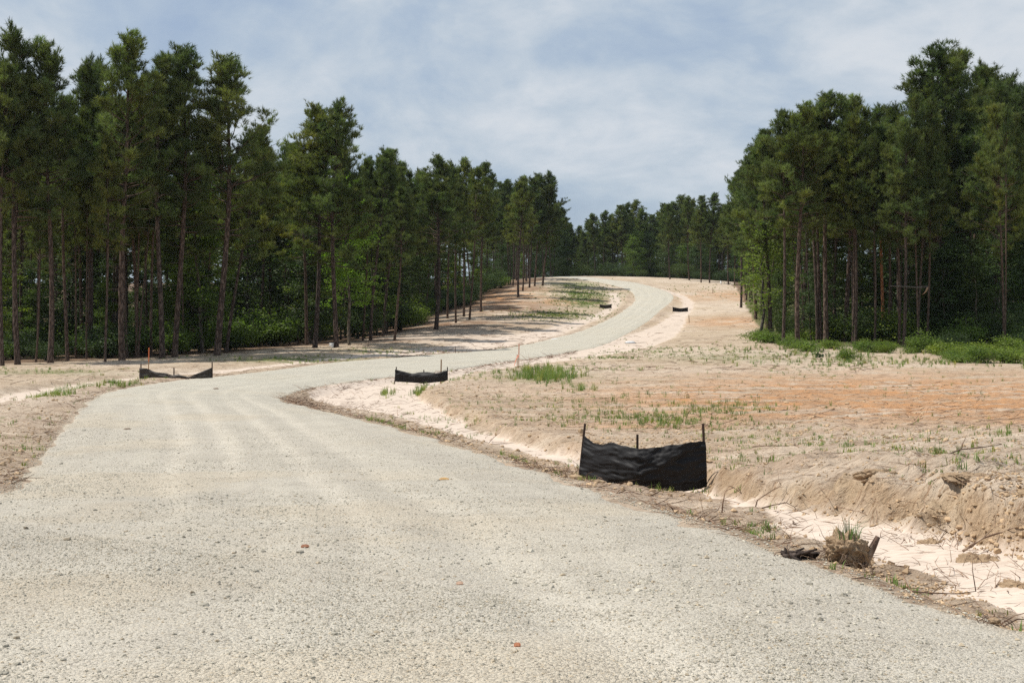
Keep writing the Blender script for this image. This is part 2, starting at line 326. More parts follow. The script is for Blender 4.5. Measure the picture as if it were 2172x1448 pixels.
# needle litter under the woods
wood = np.maximum.reduce([sst(-4, 6, gy - (86 + .0 * gx)) * (PPX < 640) * (PPY < 778), 0 * gx])
lit = np.zeros(len(gx))
def wood_mask(x, y):
    """inside the woods, world coordinates"""
    px = CX + x / np.maximum(y, 1) * F
    left = np.interp(px, [-400, 0, 460, 600, 720, 840, 925, 1000, 1060, 1100, 1150, 1180], [82, 86, 97, 112, 114, 140, 170, 196, 218, 232, 246, 300])
    right = np.interp(px, [1560, 1600, 1640, 1700, 1900, 2172, 2600], [240, 150, 108, 100, 96, 90, 84])
    return np.where(px < 1190, y - left, np.where(px > 1555, y - right, y - 285))
wm = wood_mask(gx, gy); lit = sst(-3, 5, wm + (nB - .5) * 8) * front
slope_litter = np.maximum.reduce([blob(1010, 645, 150, 26), blob(900, 690, 120, 16), blob(1110, 612, 70, 10), blob(970, 688, 150, 13), blob(1070, 655, 130, 20), blob(780, 722, 120, 6)]); col = lay(col, slope_litter * sst(.28, .5, nB) * 1.0, LIT * 1.5)  # brown needle litter spread over the slope in front of the wood edge
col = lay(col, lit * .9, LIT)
rightgreen = sst(-6, 2, wm) * (PPX > 1580) * front; col = lay(col, rightgreen * .7, GRS * .8)
col = lay(col, bedR * .97, SAND * (1 + .06 * (nA - .5)[:, None])); col = lay(col, bedL * .95, SAND)
col = lay(col, np.maximum.reduce([blob(1050, 715, 220, 14), blob(60, 850, 300, 14) * .5, blob(1330, 735, 60, 10) * .8]) * (1 - lit) * .7, SAND)
col = col * (1 + (fbm(gx * .9, gy * 2.2, 4, 151) - .5)[:, None] * .22)

def mat(name):
    m = bpy.data.materials.new(name); m.use_nodes = True; t = NT(m.node_tree)
    b = t.n['Principled BSDF']; return m, t, b
GM, t, b = mat('sandy_soil')
at = t.new('ShaderNodeAttribute', attribute_name='soil'); pos = t.new('ShaderNodeNewGeometry').outputs['Position']
fn = t.noise(pos, 26, 5, .65); fn2 = t.noise(t.vmath('MULTIPLY', pos, (1, 2.6, 1)), 4.5, 6, .68, .4); sp = t.noise(t.vmath('MULTIPLY', pos, (1, 1.8, 1)), 13, 4, .7)
cc = t.mix(1.0, at.outputs['Color'], t.ramp(fn2, [(.25, (.72, .68, .64)), (.5, (1, 1, 1)), (.75, (1.16, 1.16, 1.15))]), 'MULTIPLY')
cc = t.mix(t.math('MULTIPLY', t.rmap(sp, .56, .66), t.math('SUBTRACT', 1.0, at.outputs['Alpha'])), cc, t.mix(1.0, cc, (.52, .44, .38, 1), 'MULTIPLY'))
dk = t.noise(t.vmath('MULTIPLY', pos, (1.0, 5.5, 1)), 2.6, 6, .72, .5); dk2 = t.noise(t.vmath('MULTIPLY', pos, (1.0, 3.0, 1)), .7, 3, .6)
cc = t.mix(t.math('MULTIPLY', t.math('MULTIPLY', t.rmap(dk, .565, .63), t.rmap(dk2, .40, .58)), t.math('MULTIPLY', t.math('SUBTRACT', 1.0, at.outputs['Alpha']), .75)), cc, t.mix(1.0, cc, (.50, .38, .30, 1), 'MULTIPLY'))
t.put(b, 'Base Color', cc); t.put(b, 'Roughness', .95); t.put(b, 'Specular IOR Level', .15)
am = t.math('SUBTRACT', 1.08, at.outputs['Alpha'])
bp = t.new('ShaderNodeBump', Strength=am, Distance=.05, Height=t.math('ADD', t.math('MULTIPLY', fn2, 1.4), t.math('MULTIPLY', fn, .35)))
t.put(b, 'Normal', bp.outputs[0])
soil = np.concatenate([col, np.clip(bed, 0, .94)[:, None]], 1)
nr, nt = shp; I = np.arange(nr - 1)[:, None] * nt; J = np.arange(nt - 1)[None]
quads = np.stack([I + J, I + nt + J, I + nt + J + 1, I + J + 1], -1).reshape(-1, 4)
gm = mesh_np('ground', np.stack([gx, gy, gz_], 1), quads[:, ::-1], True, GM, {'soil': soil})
ob('ground', gm, kind='structure')

# ------------------------------------------------------------------ gravel road
NU = 90
sv = [0.0]
cl_len = np.concatenate([[0], np.cumsum(np.hypot(*np.diff(RC, axis=0).T))])
s = 0; vs = [0.0]
while vs[-1] < cl_len[-1]:
    yy = np.interp(vs[-1], cl_len, RC[:, 1]); vs.append(vs[-1] + max(.09, abs(yy) * .0085))
vs = np.array(vs[:-1]); vi = np.interp(vs, cl_len, np.arange(NS))
def at_i(A, fi): i = np.clip(fi.astype(int), 0, len(A) - 2); f = (fi - i)[:, None]; return A[i] * (1 - f) + A[i + 1] * f
vL, vR = at_i(RL, vi), at_i(RR, vi); uu = np.linspace(-1, 1, NU); hw = np.hypot(*(vR - vL).T) / 2; EXT = .35
U2 = uu[None, :] * (1 + EXT / hw[:, None])
rX = (vL[:, 0] + vR[:, 0])[:, None] / 2 + U2 * (vR - vL)[:, 0][:, None] / 2; rY = (vL[:, 1] + vR[:, 1])[:, None] / 2 + U2 * (vR - vL)[:, 1][:, None] / 2
edge_m = (1 - abs(U2)) * hw[:, None]                           # metres inside the edge
ee = edge_m + (fbm(rX * .8, rY * .8, 4, 261) - .5) * 1.1 + .05
rz = base_z(rX, rY) + .06 * sst(0, 2.0, edge_m) + np.where(ee < .25, (ee - .25) * .36, 0) + .02
tracks = sum(np.exp(-((U2 * hw[:, None] - o_) / .38) ** 2) for o_ in (-2.6, -.9, 1.1, 2.8))
rz += -tracks * .022 + (fbm(rX * .8, rY * .8, 4, 201) - .5) * .045 + (fbm(rX * 4, rY * 4, 3, 211) - .5) * .018 + (fbm(rX * 1.2, rY * 1.2, 3, 221) - .5) * .08 * sst(.6, 0, abs(edge_m))
ROADZ = rz
nv, nu = rX.shape; I = np.arange(nv - 1)[:, None] * nu; J = np.arange(nu - 1)[None]
rq = np.stack([I + J, I + J + 1, I + nu + J + 1, I + nu + J], -1).reshape(-1, 4)
tr = np.clip(tracks.ravel(), 0, 1); arcv = np.broadcast_to(vs[:, None], rX.shape).ravel(); um = (U2 * hw[:, None]).ravel()
lf = fbm(um * 1.4, arcv * .07, 4, 231); lf2 = fbm(rX.ravel() * .35, rY.ravel() * .35, 4, 241)
rc = np.tile(C(.445, .41, .350), (nv * nu, 1)); rc = lay(rc, sst(.4, .65, lf) * .7, C(.50, .462, .392)); rc = lay(rc, tr * sst(.25, .6, fbm(um * .3, arcv * .08, 3, 251)) * .85, C(.545, .50, .425)); rc = lay(rc, sst(.50, .72, lf2) * .45, C(.49, .42, .32))
rc = lay(rc, sst(28, 60, rY.ravel()) * .6, C(.465, .445, .38)); rc = lay(rc, sst(.35, 0, edge_m.ravel()) * .5, C(.45, .37, .28))
RM, t, b = mat('crushed_gravel')
at = t.new('ShaderNodeAttribute', attribute_name='soil'); pos = t.new('ShaderNodeNewGeometry').outputs['Position']
vo = t.new('ShaderNodeTexVoronoi', i_Vector=pos, i_Scale=55.0, i_Randomness=1.0); vo2 = t.new('ShaderNodeTexVoronoi', i_Vector=pos, i_Scale=130.0, i_Randomness=1.0)
sx = t.new('ShaderNodeSeparateColor', Color=vo.outputs['Color'])
st = t.ramp(sx.outputs[0], [(0, (.62, .60, .57)), (.22, (.86, .84, .81)), (.3, (.95, .93, .90)), (.6, (1.06, 1.05, 1.03)), (.88, (1.16, 1.155, 1.14)), (1, (.98, .90, .78))])
cc = t.mix(1.0, at.outputs['Color'], st, 'MULTIPLY')
pf = t.noise(pos, 1.6, 5, .6, .5); cc = t.mix(t.rmap(pf, .42, .62, 0, .35), cc, at.outputs['Color'])
big = t.noise(pos, .5, 5, .62); cc = t.mix(1.0, cc, t.ramp(big, [(.3, (.94, .935, .93)), (.7, (1.06, 1.06, 1.055))]), 'MULTIPLY')
t.put(b, 'Base Color', cc); t.put(b, 'Roughness', .93); t.put(b, 'Specular IOR Level', .2)
hgt = t.math('ADD', t.math('MULTIPLY', t.math('SUBTRACT', 1.0, vo.outputs['Distance']), 1.0), t.math('MULTIPLY', t.math('SUBTRACT', 1.0, vo2.outputs['Distance']), .6))
bp = t.new('ShaderNodeBump', Strength=t.rmap(pf, .35, .65, 1.0, .8), Distance=.013, Height=hgt); t.put(b, 'Normal', bp.outputs[0])
ob('gravel_road', mesh_np('gravel_road', np.stack([rX.ravel(), rY.ravel(), rz.ravel()], 1), rq[:, ::-1] if False else rq, True, RM, {'soil': rc}), kind='structure')
_rf = rX.ravel(), rY.ravel()
def road_z(x, y):
    """height of the road sheet at points known by (row, column) index"""
    pass

# ------------------------------------------------------------------ leaf, needle, bark, wood materials
def foliage_mat(name, c1, c2, trans, sc=.8, olive=None):
    m, t, b = mat(name)
    oi = t.new('ShaderNodeObjectInfo'); g = t.new('ShaderNodeNewGeometry'); at = t.new('ShaderNodeAttribute', attribute_name='tint')
    nz = t.noise(t.new('ShaderNodeTexCoord').outputs['Object'], sc, 3, .6)
    c = t.mix(t.rmap(nz, .35, .65), (*c1, 1), (*c2, 1))
    c = t.mix(1.0, c, at.outputs['Color'], 'MULTIPLY')
    c = t.mix(1.0, c, t.ramp(oi.outputs['Random'], [(0, (.78, .82, .86)), (.5, (1, 1, 1)), (1, (1.28, 1.14, .92))]), 'MULTIPLY')
    t.put(b, 'Base Color', c); t.put(b, 'Roughness', .6); t.put(b, 'Specular IOR Level', .28)
    tr = t.new('ShaderNodeBsdfTranslucent', Color=t.mix(1.0, c, (1.15, 1.3, .55, 1), 'MULTIPLY'))
    mx = t.new('ShaderNodeMixShader'); t.put(mx, '0', trans); t.l.new(b.outputs[0], mx.inputs[1]); t.l.new(tr.outputs[0], mx.inputs[2])
    t.l.new(mx.outputs[0], t.n['Material Output'].inputs[0]); return m
M_NEEDLE = foliage_mat('pine_needles', (.086, .120, .044), (.152, .180, .060), .38, .35)
M_LEAF = foliage_mat('broad_leaves', (.105, .165, .035), (.165, .220, .055), .42, .9)
M_LEAFD = foliage_mat('dark_leaves', (.040, .070, .024), (.065, .100, .034), .32, .9)
M_GRASS = foliage_mat('grass_blades', (.105, .190, .055), (.185, .250, .09), .35, 2.0)
def bark_mat(name, c1, c2, c3):
    m, t, b = mat(name); tc = t.new('ShaderNodeTexCoord').outputs['Object']
    v = t.vmath('MULTIPLY', tc, (1, 1, .22)); vo = t.new('ShaderNodeTexVoronoi', i_Vector=v, i_Scale=13.0); n = t.noise(v, 5, 5, .65, .6)
    oi = t.new('ShaderNodeObjectInfo')
    c = t.mix(t.rmap(n, .35, .65), (*c1, 1), (*c2, 1)); c = t.mix(t.rmap(vo.outputs['Distance'], .25, .6), c, (*c3, 1))
    c = t.mix(1.0, c, t.ramp(oi.outputs['Random'], [(0, (.75, .77, .8)), (1, (1.25, 1.15, 1.05))]), 'MULTIPLY')
    t.put(b, 'Base Color', c); t.put(b, 'Roughness', .9); t.put(b, 'Specular IOR Level', .2)
    bp = t.new('ShaderNodeBump', Strength=.9, Distance=.03, Height=t.math('SUBTRACT', 1.0, vo.outputs['Distance'])); t.put(b, 'Normal', bp.outputs[0]); return m
M_BARK = bark_mat('pine_bark', (.130, .094, .074), (.185, .140, .115), (.05, .035, .028))
M_BARKO = bark_mat('orange_bark', (.42, .19, .075), (.50, .26, .12), (.25, .10, .05))
M_BARKG = bark_mat('grey_bark', (.15, .135, .11), (.22, .20, .165), (.07, .06, .05))
M_DEAD = bark_mat('dead_wood', (.27, .205, .155), (.36, .29, .225), (.12, .08, .06))
M_TWIG = bark_mat('weathered_twigs', (.25, .175, .125), (.37, .28, .21), (.14, .09, .064))

# ------------------------------------------------------------------ tree makers
def rot_to(d):
    """rotation matrices whose z axis is each row of d"""
    d = d / (np.linalg.norm(d, axis=1, keepdims=True) + 1e-9); h = np.where(abs(d[:, 2:3]) < .9, [[0, 0, 1.]], [[1., 0, 0]])
    a = np.cross(h, d); a /= np.linalg.norm(a, axis=1, keepdims=True); b = np.cross(d, a); return np.stack([a, b, d], 2)
def tufts(P, D, g, nn=14, L=.24, wd=.022, spread=1.15, tint=None):
    """bottlebrush needle tufts: P centres, D directions -> triangle soup"""
    n = len(P); M = rot_to(D)
    th = g.random((n, nn)) * 2 * math.pi; ph = np.abs(g.normal(0, .55, (n, nn))) * spread + .15
    dl = np.stack([np.sin(ph) * np.cos(th), np.sin(ph) * np.sin(th), np.cos(ph)], -1)
    dw = np.einsum('nij,nkj->nki', M, dl); st = P[:, None] - D[:, None] * (g.random((n, nn, 1)) * .22)
    Ln = L * (.7 + .5 * g.random((n, nn, 1))); sv = np.cross(dw, g.normal(size=(n, nn, 3))); sv /= np.linalg.norm(sv, axis=-1, keepdims=True) + 1e-9
    a = st - sv * wd * .5; b_ = st + sv * wd * .5; c = st + dw * Ln
    V = np.stack([a, b_, c], 2).reshape(-1, 3); T = np.arange(len(V)).reshape(-1, 3)
    tt = (np.ones((n, 3)) if tint is None else tint)[:, None, None] * np.ones((1, nn, 3, 1)); return V, T, tt.reshape(-1, 3)
def make_pine(seed, hb=.5, rad=3.0, lean=0, dens=1.0, topk=1.0):
    g = np.random.default_rng(seed); H = 20.0
    zz = np.linspace(0, H, 15); wob = np.stack([np.sin(zz * .23 + g.random() * 6) * .22, np.cos(zz * .19 + g.random() * 6) * .22], 1); wob -= wob[0]
    wob[:, 0] += lean * (zz / H) ** 1.5 * 2
    ax = lambda h: np.array([np.interp(h, zz, wob[:, 0]), np.interp(h, zz, wob[:, 1]), h])
    tr = MB(); P = np.concatenate([[[0, 0, -.4]], np.stack([wob[:, 0], wob[:, 1], zz], 1)[1:]]); P = np.concatenate([P[:1], [[0, 0, .25]], P[1:]])
    rr = np.interp(P[:, 2], [-.4, .25, 1.5, 10, 16, 20], [.27, .20, .17, .125, .075, .025]); tr.tube(P, rr, 9)
    for k in range(g.integers(3, 9)):                       # dead stubs
        h = g.uniform(.22, hb) * H; a = g.random() * 6.28; L = g.uniform(.3, 1.5); p = ax(h); d = np.array([math.cos(a), math.sin(a), g.uniform(-.1, .5)])
        tr.tube([p, p + d * L * .5, p + d * L + [0, 0, g.uniform(-.2, .15)]], [.028, .018, .006], 4)
    lm = MB(); TP, TD, TT = [], [], []
    h = hb * H
    while h < H - .25:
        t = (h / H - hb) / (1 - hb)
        prof = np.interp(t, [0, .12, .32, .6, .85, 1], [.58, .88, .96, .74, .40, .12]) * rad * .9
        for k in range(g.integers(3, 6) if t > .15 else g.integers(1, 4)):
            a = g.random() * 6.283; L = prof * g.uniform(.55, 1.22); el = np.interp(t, [0, .3, 1], [-.05, .30, 1.0]) + g.normal(0, .14)
            d = np.array([math.cos(a) * math.cos(el), math.sin(a) * math.cos(el), math.sin(el)]); p = ax(h + g.uniform(-.2, .2)); m = max(4, int(L / .5) + 2)
            pts = [p]; dd = d.copy()
            for i in range(m):
                dd = dd + g.normal(0, .11, 3) + [0, 0, .07]; dd /= np.linalg.norm(dd); pts.append(pts[-1] + dd * L / m)
            pts = np.array(pts); lm.tube(pts, np.linspace(.05 - .025 * t, .012, len(pts)), 4, False)
            tone = g.uniform(.72, 1.22); hue = g.uniform(-.1, .1)
            nc = int(L * 2.5) + 3; per = int((L * 12 + 10) * dens / nc) + 2
            fc = g.uniform(.15 if t > .3 else .45, 1, nc) ** .7 * (len(pts) - 1.001); fc[0] = len(pts) - 1.01; ii = fc.astype(int); q = pts[ii] + (pts[ii + 1] - pts[ii]) * (fc - ii)[:, None]
            sd_ = g.normal(0, 1, (nc, 3)); sd_[:, 2] = sd_[:, 2] * .35 + .3; sd_ += dd * .8; sd_ /= np.linalg.norm(sd_, axis=1, keepdims=True)
            sl = g.uniform(.15, .75, (nc, 1)) * (1.15 - .5 * (fc / len(pts))[:, None]); e = q + sd_ * sl; ns = nc
            of = g.normal(0, 1, (nc, per, 3)) * [.15, .15, .10]; TP.append((e[:, None] + of).reshape(-1, 3)); dv = of * 3 + sd_[:, None] * .6 + [0, 0, .45 + .6 * t]; dv = dv.reshape(-1, 3); dv /= np.linalg.norm(dv, axis=1, keepdims=True); TD.append(dv)
            ct = tone * g.uniform(.75, 1.3, (nc, 1)); TT.append(np.repeat(np.concatenate([ct * (1 + hue), ct, ct * (1 - hue)], 1), per, 0) * g.uniform(.85, 1.15, (nc * per, 1)))
            if g.random() < .5:
                for j in range(3): k2 = g.integers(0, ns); lm.tube([q[k2], e[k2]], [.012, .006], 3, False)
        h += g.uniform(.34, .60)
    e = ax(H); ns = 40; TP.append(e + g.normal(0, [.15, .15, .20], (ns, 3)) - [0, 0, .3]); TD.append(np.tile([0, 0, 1.], (ns, 1)) + g.normal(0, .3, (ns, 3))); TT.append(np.ones((ns, 3)))
    V, T, c = tufts(np.concatenate(TP), np.concatenate(TD), g, 13, .31, .036, 1.1, np.concatenate(TT)); cr_ = MB(); cr_.add(V, None, T, c)
    return tr.mesh('pine_trunk', M_BARK, True), lm.mesh('pine_limbs', M_BARK, True), cr_.mesh('pine_crown', M_NEEDLE, False, True)
def leaves(P, g, size, tint, droop=.0):
    n = len(P); D = g.normal(0, 1, (n, 3)); D[:, 2] = D[:, 2] * .8 + .5; M = rot_to(D); s = size * g.uniform(.6, 1.25, (n, 1, 1))
    q = np.array([[-.5, 0, 0], [0, -.34, .06], [.5, 0, -.08], [0, .34, .06]])[None] * s; V = np.einsum('nij,nkj->nki', M, q) + P[:, None]
    return V.reshape(-1, 3), np.arange(n * 4).reshape(-1, 4), np.repeat(tint, 4, 0)
def make_broad(seed, H=10., hb=.12, rad=2.2, nleaf=6500, size=.17, matl=None, sparse=1.0):
    g = np.random.default_rng(seed); tr = MB(); zz = np.linspace(0, H * .93, 9); wob = np.cumsum(g.normal(0, .10, (9, 2)), 0); wob -= wob[0]
    tr.tube(np.concatenate([[[0, 0, -.3]], np.stack([wob[:, 0], wob[:, 1], zz], 1)]), np.linspace(.012 * H, .012, 10), 7)
    PP, TT = [], []; nb = int(H * 5); per = nleaf // nb
    for k in range(nb):
        t = g.uniform(0, 1) ** .85; h = (hb + (.98 - hb) * t) * H; a = g.random() * 6.283; L = rad * np.interp(t, [0, .25, .6, 1], [.65, 1, .8, .22]) * g.uniform(.45, 1.2); el = g.uniform(.0, .7) + .4 * t
        d = np.array([math.cos(a) * math.cos(el), math.sin(a) * math.cos(el), math.sin(el)]); p = np.array([np.interp(h, zz, wob[:, 0]), np.interp(h, zz, wob[:, 1]), min(h, H * .93)])
        mid = p + d * L * .55 + g.normal(0, .1, 3); end = p + d * L + [0, 0, g.uniform(-.4, .1)]; tr.tube([p, mid, end], [.025, .016, .006], 4, False)
        c = g.integers(2, 5); w_ = g.uniform(.35, .75)
        for j in range(c):
            f = g.uniform(.35, 1.05); cc_ = p + (mid - p) * min(f * 2, 1) + (end - mid) * max(0, f * 2 - 1) + g.normal(0, .22, 3); m = per // c
            PP.append(cc_ + g.normal(0, 1, (m, 3)) * [w_ * .62, w_ * .62, w_ * .26]); tone = g.uniform(.7, 1.3); TT.append(np.tile([tone, tone, tone * .9], (m, 1)) * g.uniform(.8, 1.2, (m, 1)))
    V, Q, c = leaves(np.concatenate(PP), g, size, np.concatenate(TT)); lv = MB(); lv.add(V, Q, None, c)
    return tr.mesh('broadleaf_trunk', M_BARKG, True), lv.mesh('broadleaf_crown', matl or M_LEAF, False, True)
def make_shrub(seed, H=2.2, rad=1.3, nleaf=3200, size=.12, matl=None):
    g = np.random.default_rng(seed); st = MB(); PP, TT = [], []
    for k in range(16):
        a = g.random() * 6.283; r = rad * math.sqrt(g.random()) ; top = np.array([math.cos(a) * r, math.sin(a) * r, H * (1 - .45 * (r / rad) ** 2) * g.uniform(.6, 1.05)])
        mid = top * [.4, .4, .55] + g.normal(0, .08, 3); st.tube([[0, 0, -.1], mid, top], [.022, .015, .006], 4, False)
        for j in range(4):
            f = g.uniform(.3, 1); cc_ = (mid + (top - mid) * (f * 2 - 1)) if f > .5 else mid * f * 2; m = nleaf // 64; w_ = rad * .25
            PP.append(cc_ + g.normal(0, 1, (m, 3)) * [w_, w_, w_ * .55]); tone = g.uniform(.7, 1.3); TT.append(np.tile([tone, tone, tone * .9], (m, 1)) * g.uniform(.8, 1.2, (m, 1)))
    P = np.concatenate(PP); P[:, 2] = np.abs(P[:, 2]); V, Q, c = leaves(P, g, size, np.concatenate(TT)); lv = MB(); lv.add(V, Q, None, c)
    return st.mesh('shrub_stems', M_BARKG, True), lv.mesh('shrub_foliage', matl or M_LEAF, False, True)
PINES = [make_pine(11, .46, 3.3), make_pine(12, .38, 3.7), make_pine(13, .52, 3.0), make_pine(14, .42, 4.0), make_pine(15, .56, 3.4), make_pine(16, .42, 2.9), make_pine(17, .34, 4.6, dens=1.1), make_pine(18, .50, 3.4, lean=.5), make_pine(19, .62, 2.6), make_pine(20, .40, 3.4, dens=.75), make_pine(21, .48, 2.8, lean=-.25, dens=.85)]
BROADS = [make_broad(31), make_broad(32, 9, .08, 2.6, 7000, .17, M_LEAFD), make_broad(33, 12, .2, 2.4, 7000, .17, M_LEAF), make_broad(34, 8, .05, 1.8, 5000, .16, M_LEAFD), make_broad(35, 9, .15, 1.3, 1500, .18, M_LEAF)]
SHRUBS = [make_shrub(41), make_shrub(42, 2.8, 1.6, 3600, .13, M_LEAFD), make_shrub(43, 1.6, 1.2, 2600, .11), make_shrub(44, .9, .9, 1800, .10)]
M_MAPLE = foliage_mat('maple_leaves', (.13, .23, .03), (.20, .30, .05), .5, .9)
_m = BROADS[2][1].copy(); _m.materials.clear(); _m.materials.append(M_MAPLE); BROADS.append((BROADS[2][0], _m))
NPINE = [0]
def place(kind, parts, names, loc, rot, sc, label, cat, group):
    e = empty(kind, loc, rot, sc); tag(e, label, cat, group)
    for nm, me in zip(names, parts):
        o = bpy.data.objects.new(nm, me); o.parent = e; link(o)
    return e
def pine(v, x, y, h, label, group, thick=1.0, wide=1.0, lean=0.0, leany=0.0, bark=None, rz=None):
    s = h / 20.; p = PINES[v]
    if bark:
        m2 = p[0].copy(); m2.materials.clear(); m2.materials.append(bark); p = (m2,) + p[1:]
    NPINE[0] += 1
    h_ = thick ** .5; e = place('pine_tree', p, ('trunk', 'limbs', 'crown'), (x, y, float(gz(x, y)) - .05), (0, 0, 0), (s * h_ * wide, s * h_ * wide, s * .962), label, 'pine tree', group)
    a_ = random.random() * 6.28; e.rotation_euler = (Matrix.Rotation(lean, 3, 'Y') @ Matrix.Rotation(leany, 3, 'X') @ Matrix.Rotation(a_, 3, 'Z')).to_euler()
    for c_ in e.children:
        if c_.name.startswith('trunk'): c_.scale = (h_, h_, 1)
    return e
def at_px(px, py, dz=0.0): x, y = cast(px, py, dz); return float(x[0]), float(y[0])
def top_h(x, y, topy): return (HY - topy) / F * y - float(gz(x, y))

GL, GMd, GR_, GF = 'pines at the edge of the left wood', 'pines along the slope left of the road', 'pines at the edge of the right wood', 'pines beyond the crest of the road'
# column, row of the foot, row of the tip, variant, lean (tip columns minus foot columns, px), thickness, label, group
FRONT = [
 (5, 776, 120, 2, 0, .7, 'slender pine cut by the left picture edge, leftmost trunk of all', GL),
 (37, 774, 44, 5, -8, .95, 'tall pine second from the left picture edge with narrow top above the wood', GL),
 (76, 770, 400, 4, 22, .55, 'thin pale crooked pine leaning right between the second and third tall pines', GL),
 (107, 771, 68, 0, 6, 1.0, 'tall bushy topped pine between the leaning pale pine and a thin straight one', GL),
 (143, 765, 190, 2, 0, .75, 'mid height pine just right of the tall bushy topped pine on the far left', GL),
 (190, 760, 116, 5, 10, .8, 'pine with a small pointed tip peeping between two taller pines on the left', GL),
 (223, 768, 280, 2, 0, .55, 'short thin pine standing just left of the tallest straight pine of the left wood', GL),
 (259, 765, 57, 0, 4, 1.1, 'tall straight pine with round isolated top above the orange survey stake', GL),
 (293, 760, 330, 4, 32, .5, 'thin bare pine leaning right just behind the orange survey stake', GL),
 (344, 760, 105, 10, 4, 1.05, 'dark thick pine first of the close pair behind the left silt fence', GL),
 (371, 758, 90, 3, 14, 1.1, 'broad crowned pine second of the close pair behind the left silt fence', GL),
 (461, 755, 110, 3, 18, 1.3, 'thick tall pine standing alone at the right end of the left wood', GL),
 (480, 748, 250, 1, 70, .8, 'pine behind the lone thick one whose boughs reach out to the right', GL),
 (637, 724, 330, 5, 0, .55, 'thin pine just left of the two tall crowns by the white bucket', GMd),
 (651, 733, 299, 3, -30, .95, 'pine leaning left with a low round crown left of the two tall crowns', GMd),
 (668, 737, 218, 3, 12, 1.15, 'tall pine left of the pair whose crowns rise over the middle of the wood', GMd),
 (713, 737, 212, 6, 16, 1.1, 'tall pine with pale trunk next to the white bucket, widest crown of its pair', GMd),
 (770, 722, 330, 2, 10, .6, 'slim pine between the bright green maple and the trunk cluster', GMd),
 (786, 722, 308, 0, 26, .9, 'pine in the dark trunk cluster right of the bright green maple', GMd),
 (812, 713, 345, 1, 28, .8, 'pine with reddish foot just right of the dark trunk cluster', GMd),
 (837, 722, 388, 2, 14, .8, 'slim olive topped pine leaning right at the edge of the pale sand', GMd),
 (885, 665, 356, 5, 4, .8, 'dark straight pine behind the big leaning pine on the slope', GMd),
 (904, 668, 370, 2, 8, .7, 'slim dark pine close behind the big leaning pine on the slope', GMd),
 (925, 700, 328, 3, 16, 1.35, 'big thick pine leaning right, foremost on the shaded slope', GMd),
 (949, 675, 340, 5, 12, .8, 'slim pine behind and right of the big leaning pine', GMd),
 (967, 685, 350, 2, -10, .75, 'thin pine leaning left on the slope right of the big leaning pine', GMd),
 (984, 671, 330, 0, 6, .8, 'straight pine in the middle of the shaded slope stand', GMd),
 (996, 678, 350, 4, 18, .75, 'pine leaning right in the middle of the shaded slope stand', GMd),
 (1020, 661, 340, 1, 8, .9, 'pine at the right end of the shaded slope stand beside the round bush', GMd),
 (1079, 605, 375, 2, 0, .8, 'dark pine right of the round bush, highest up the slope edge', GMd),
 (1099, 631, 368, 0, 2, 1.05, 'reddish pine standing forward alone on the upper left slope', GMd),
 (1109, 618, 375, 5, 4, .8, 'pine close behind the reddish one on the upper left slope', GMd),
 (1123, 610, 372, 1, 6, .9, 'pine first of the pair near the hill top left of the road', GMd),
 (1134, 607, 366, 3, 8, .9, 'pine second of the pair near the hill top left of the road', GMd),
 (1151, 606, 363, 6, 12, 1.0, 'last pine of the left woods with long boughs hanging over the road gap', GMd),
 (1634, 720, 282, 0, -4, 1.1, 'dark thick pine behind the small oak at the left end of the right wood', GR_),
 (1661, 732, 222, 2, 8, .75, 'slim straight pine second from the left in the right wood', GR_),
 (1692, 732, 210, 0, 6, 1.1, 'straight pine third from the left in the right wood, first of two close trunks', GR_),
 (1703, 721, 235, 8, 10, .95, 'straight pine close behind the third trunk of the right wood', GR_),
 (1734, 727, 215, 2, -10, .8, 'left trunk of the close trio in the middle of the right wood', GR_),
 (1741, 727, 205, 2, 4, .8, 'middle trunk of the close trio in the middle of the right wood', GR_),
 (1752, 728, 184, 4, 14, 1.15, 'thickest trunk of the close trio in the middle of the right wood', GR_),
 (1792, 725, 189, 0, 20, 1.1, 'pine left of the slim pair between the trio and the orange barked trunk', GR_),
 (1809, 730, 230, 2, 4, .7, 'first slim pine of the pair left of the orange barked trunk', GR_),
 (1814, 731, 235, 5, 8, .7, 'second slim pine of the pair left of the orange barked trunk', GR_),
 (1892, 725, 270, 2, -6, .7, 'slim pine just right of the orange barked trunk', GR_),
 (1907, 733, 300, 7, -10, .7, 'crooked bowed pine in the thicket right of the orange barked trunk', GR_),
 (1917, 738, 240, 0, 10, .8, 'foremost slim pine beside the broken bough in the right wood', GR_),
 (1995, 722, 92, 6, 2, 1.7, 'giant broad crowned pine, tallest tree of the right wood', GR_),
 (2040, 718, 96, 10, 2, 1.1, 'tall pine whose top touches the right side of the giant crown', GR_),
 (2066, 717, 126, 5, 20, 1.0, 'tall pine next but one to the right of the giant broad crowned pine', GR_),
 (2104, 732, 175, 6, 6, .9, 'dark pine with low boughs near the right picture edge', GR_),
 (2133, 712, 157, 3, 18, 1.1, 'pine leaning right in the deep shade by the right picture edge', GR_),
 (2168, 720, 180, 6, 6, 1.1, 'pine cut by the right picture edge', GR_),
 (1421, 592, 430, 1, -6, .9, 'pine with pale trunk standing above the middle of the far crest', GF),
 (1462, 594, 413, 0, -10, .9, 'far pine behind the field left of two pale trunks', GF),
 (1487, 599, 412, 1, 4, .8, 'left of two pale trunked far pines at the top of the field', GF),
 (1505, 600, 408, 3, 10, .9, 'right of two pale trunked far pines at the top of the field', GF),
 (1545, 604, 430, 3, -4, .9, 'far pine at the field top left of the white pipe, close to a thin trunk', GF),
 (1558, 605, 420, 1, 0, .7, 'thin trunked pine right of the white pipe at the field top', GF),
 (1581, 608, 395, 3, 4, .9, 'far pine where the field meets the right wood', GF),
]
